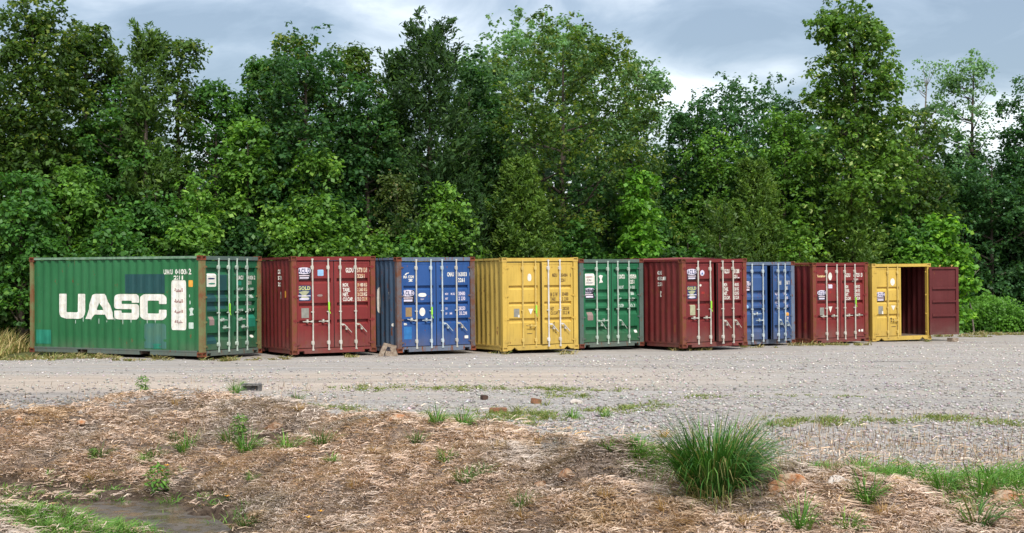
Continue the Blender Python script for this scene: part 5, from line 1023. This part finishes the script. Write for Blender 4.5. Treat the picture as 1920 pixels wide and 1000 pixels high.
def rock(px, py, sx_, sy_, sz_, mat, label, seed, name='rock', cat='rock', sink=.25, rz=0, flat=False):
    x, y, z = P(px, py); bm = bmesh.new(); bmesh.ops.create_icosphere(bm, subdivisions=3, radius=1.0); r = random.Random(seed)
    pl = [(Vector((r.uniform(-1, 1), r.uniform(-1, 1), r.uniform(-.4, 1))).normalized(), r.uniform(.42, .8)) for _ in range(13)]
    for v in bm.verts:
        for nrm, d in pl:
            k = v.co.dot(nrm)
            if k > d: v.co -= nrm * (k - d)
        v.co += v.co.normalized() * (float(vnoise(v.co.x * 2 + seed, v.co.y * 2 + v.co.z, 1.5, seed)) * .12)
        v.co = Vector((v.co.x * sx_, v.co.y * sy_, v.co.z * sz_))
    me_ = bpy.data.meshes.new(name); bm.to_mesh(me_); bm.free(); o = link(name, me_, M[mat]); o.location = (x, y, z + sz_ * (1 - 2 * sink) * .5); o.rotation_euler = (0, 0, rz); tag(o, label, cat); return o
rock(1458, 922, .27, .22, .15, 'rockorange', 'broken orange clay rock right of the large grass clump', 1, sink=.42)
rock(1490, 905, .17, .13, .07, 'rocktan', 'tan slab lying on top of the orange clay rock', 2, sink=.1)
rock(1575, 905, .17, .14, .06, 'rockpale', 'pale flat rock on the bank top', 3)
rock(1888, 938, .18, .16, .10, 'rocktan', 'tan rock near the right edge of the photo', 4, sink=.42)
rock(520, 752, .16, .14, .07, 'rockpale', 'pale flat rock on the mound', 5); rock(745, 787, .22, .16, .08, 'rocktan', 'tan rock at the crest of the bank', 6)
rock(1078, 757, .16, .12, .08, 'rockpale', 'whitish stone in the gravel right of the bricks', 7); rock(152, 776, .06, .05, .05, 'rockpale', 'small white stone at the left of the bank', 8)
rock(515, 805, .20, .15, .10, 'rockorange', 'orange clay lump exposed in the mound', 9, cat='clay lump', name='clay_lump', sink=.4)
rock(5, 812, .09, .08, .07, 'rockorange', 'orange stone at the left edge', 14); rock(37, 790, .08, .07, .06, 'rocktan', 'tan stone near the left edge', 15); rock(152, 795, .13, .09, .05, 'rocktan', 'flat brownish stone below the small white one', 16)
rock(1062, 898, .11, .09, .09, 'rockorange', 'orange clay lump in the dark hollow', 17, cat='clay lump', name='clay_lump'); rock(1012, 912, .10, .08, .06, 'rockorange', 'smaller clay lump left in the dark hollow', 18, cat='clay lump', name='clay_lump')
rock(372, 918, .05, .04, .04, 'rockpale', 'pale pebble right of the flowers', 19); rock(527, 674, .20, .14, .04, 'rockpale', 'flat pale stone by the container feet', 20)
# bricks and concrete block
def brick(px, py, w, d, h, mat, label, rz, name='brick', cat='brick', holes=0, tilt=0):
    x, y, z = P(px, py); bm = bmesh.new(); bmesh.ops.create_cube(bm, size=1)
    for v in bm.verts: v.co = Vector((v.co.x * w, v.co.y * d, v.co.z * h))
    bmesh.ops.bevel(bm, geom=bm.edges[:], offset=h * .09, segments=2, affect='EDGES')
    if holes:
        fs = sorted([f for f in bm.faces if abs(f.normal.y) > .9 and f.calc_area() > w * h * .3], key=lambda f: f.calc_center_median().y)[:1]
        for f in fs: bmesh.ops.inset_individual(bm, faces=[f], thickness=h * .2, depth=0); bmesh.ops.inset_individual(bm, faces=[f], thickness=.004, depth=-.08)
    for v in bm.verts: v.co += Vector((random.uniform(-1, 1), random.uniform(-1, 1), random.uniform(-1, 1))) * h * .03
    me_ = bpy.data.meshes.new(name); bm.to_mesh(me_); bm.free(); o = link(name, me_, M[mat]); o.location = (x, y, z + h * .38); o.rotation_euler = (0, R(tilt), R(rz)); tag(o, label, cat)
brick(908, 750, .10, .14, .085, 'darkbrick', 'dark upright brick in the gravel', 20); brick(1005, 757, .16, .10, .09, 'brick', 'tilted brown brick in the middle of the gravel', 30, tilt=12); brick(934, 775, .26, .12, .09, 'brick', 'reddish brick lying among the low weeds', 5)
brick(472, 733, .34, .22, .15, 'block', 'grey hollow concrete block behind the mound', -4, 'concrete_block', 'block', 1)
# timber between the first red and the bright blue container
def timber(x, y, z, w, d, h, rx, ry, rz, label, cat='timber'):
    mb = MB(); mb.box(-w/2, w/2, -d/2, d/2, -h/2, h/2); o = mb.build('timber_block', M['wood']); o.location = (x, y, z); o.rotation_euler = (R(rx), R(ry), R(rz)); tag(o, label, cat)
timber(-3.43, 38.35, .18, .12, .10, .38, 0, 24, 10, 'leaning pale timber offcut between the red and blue containers'); timber(-3.26, 38.5, .29, .34, .10, .08, 0, 14, 15, 'timber piece lying across the top of the pile')
timber(-3.15, 38.45, .13, .12, .14, .26, 0, -20, -5, 'short timber post at the right of the pile'); timber(-3.28, 38.4, .08, .22, .12, .13, 0, 8, 20, 'dark timber offcut at the bottom of the pile')
x, y, z = P(938, 665); timber(x - .05, 40.9, .045, .30, .25, .10, 0, 0, 28, 'wooden bearer under the side of the shut yellow container')
timber(14.86, 48.55, .06, .24, .30, .12, 0, 0, 20, 'rusty brown block on the gravel under the open door')

print("TRIS", sum(len(o.data.loops) - 2 * len(o.data.polygons) for o in S.objects if o.type == "MESH"))
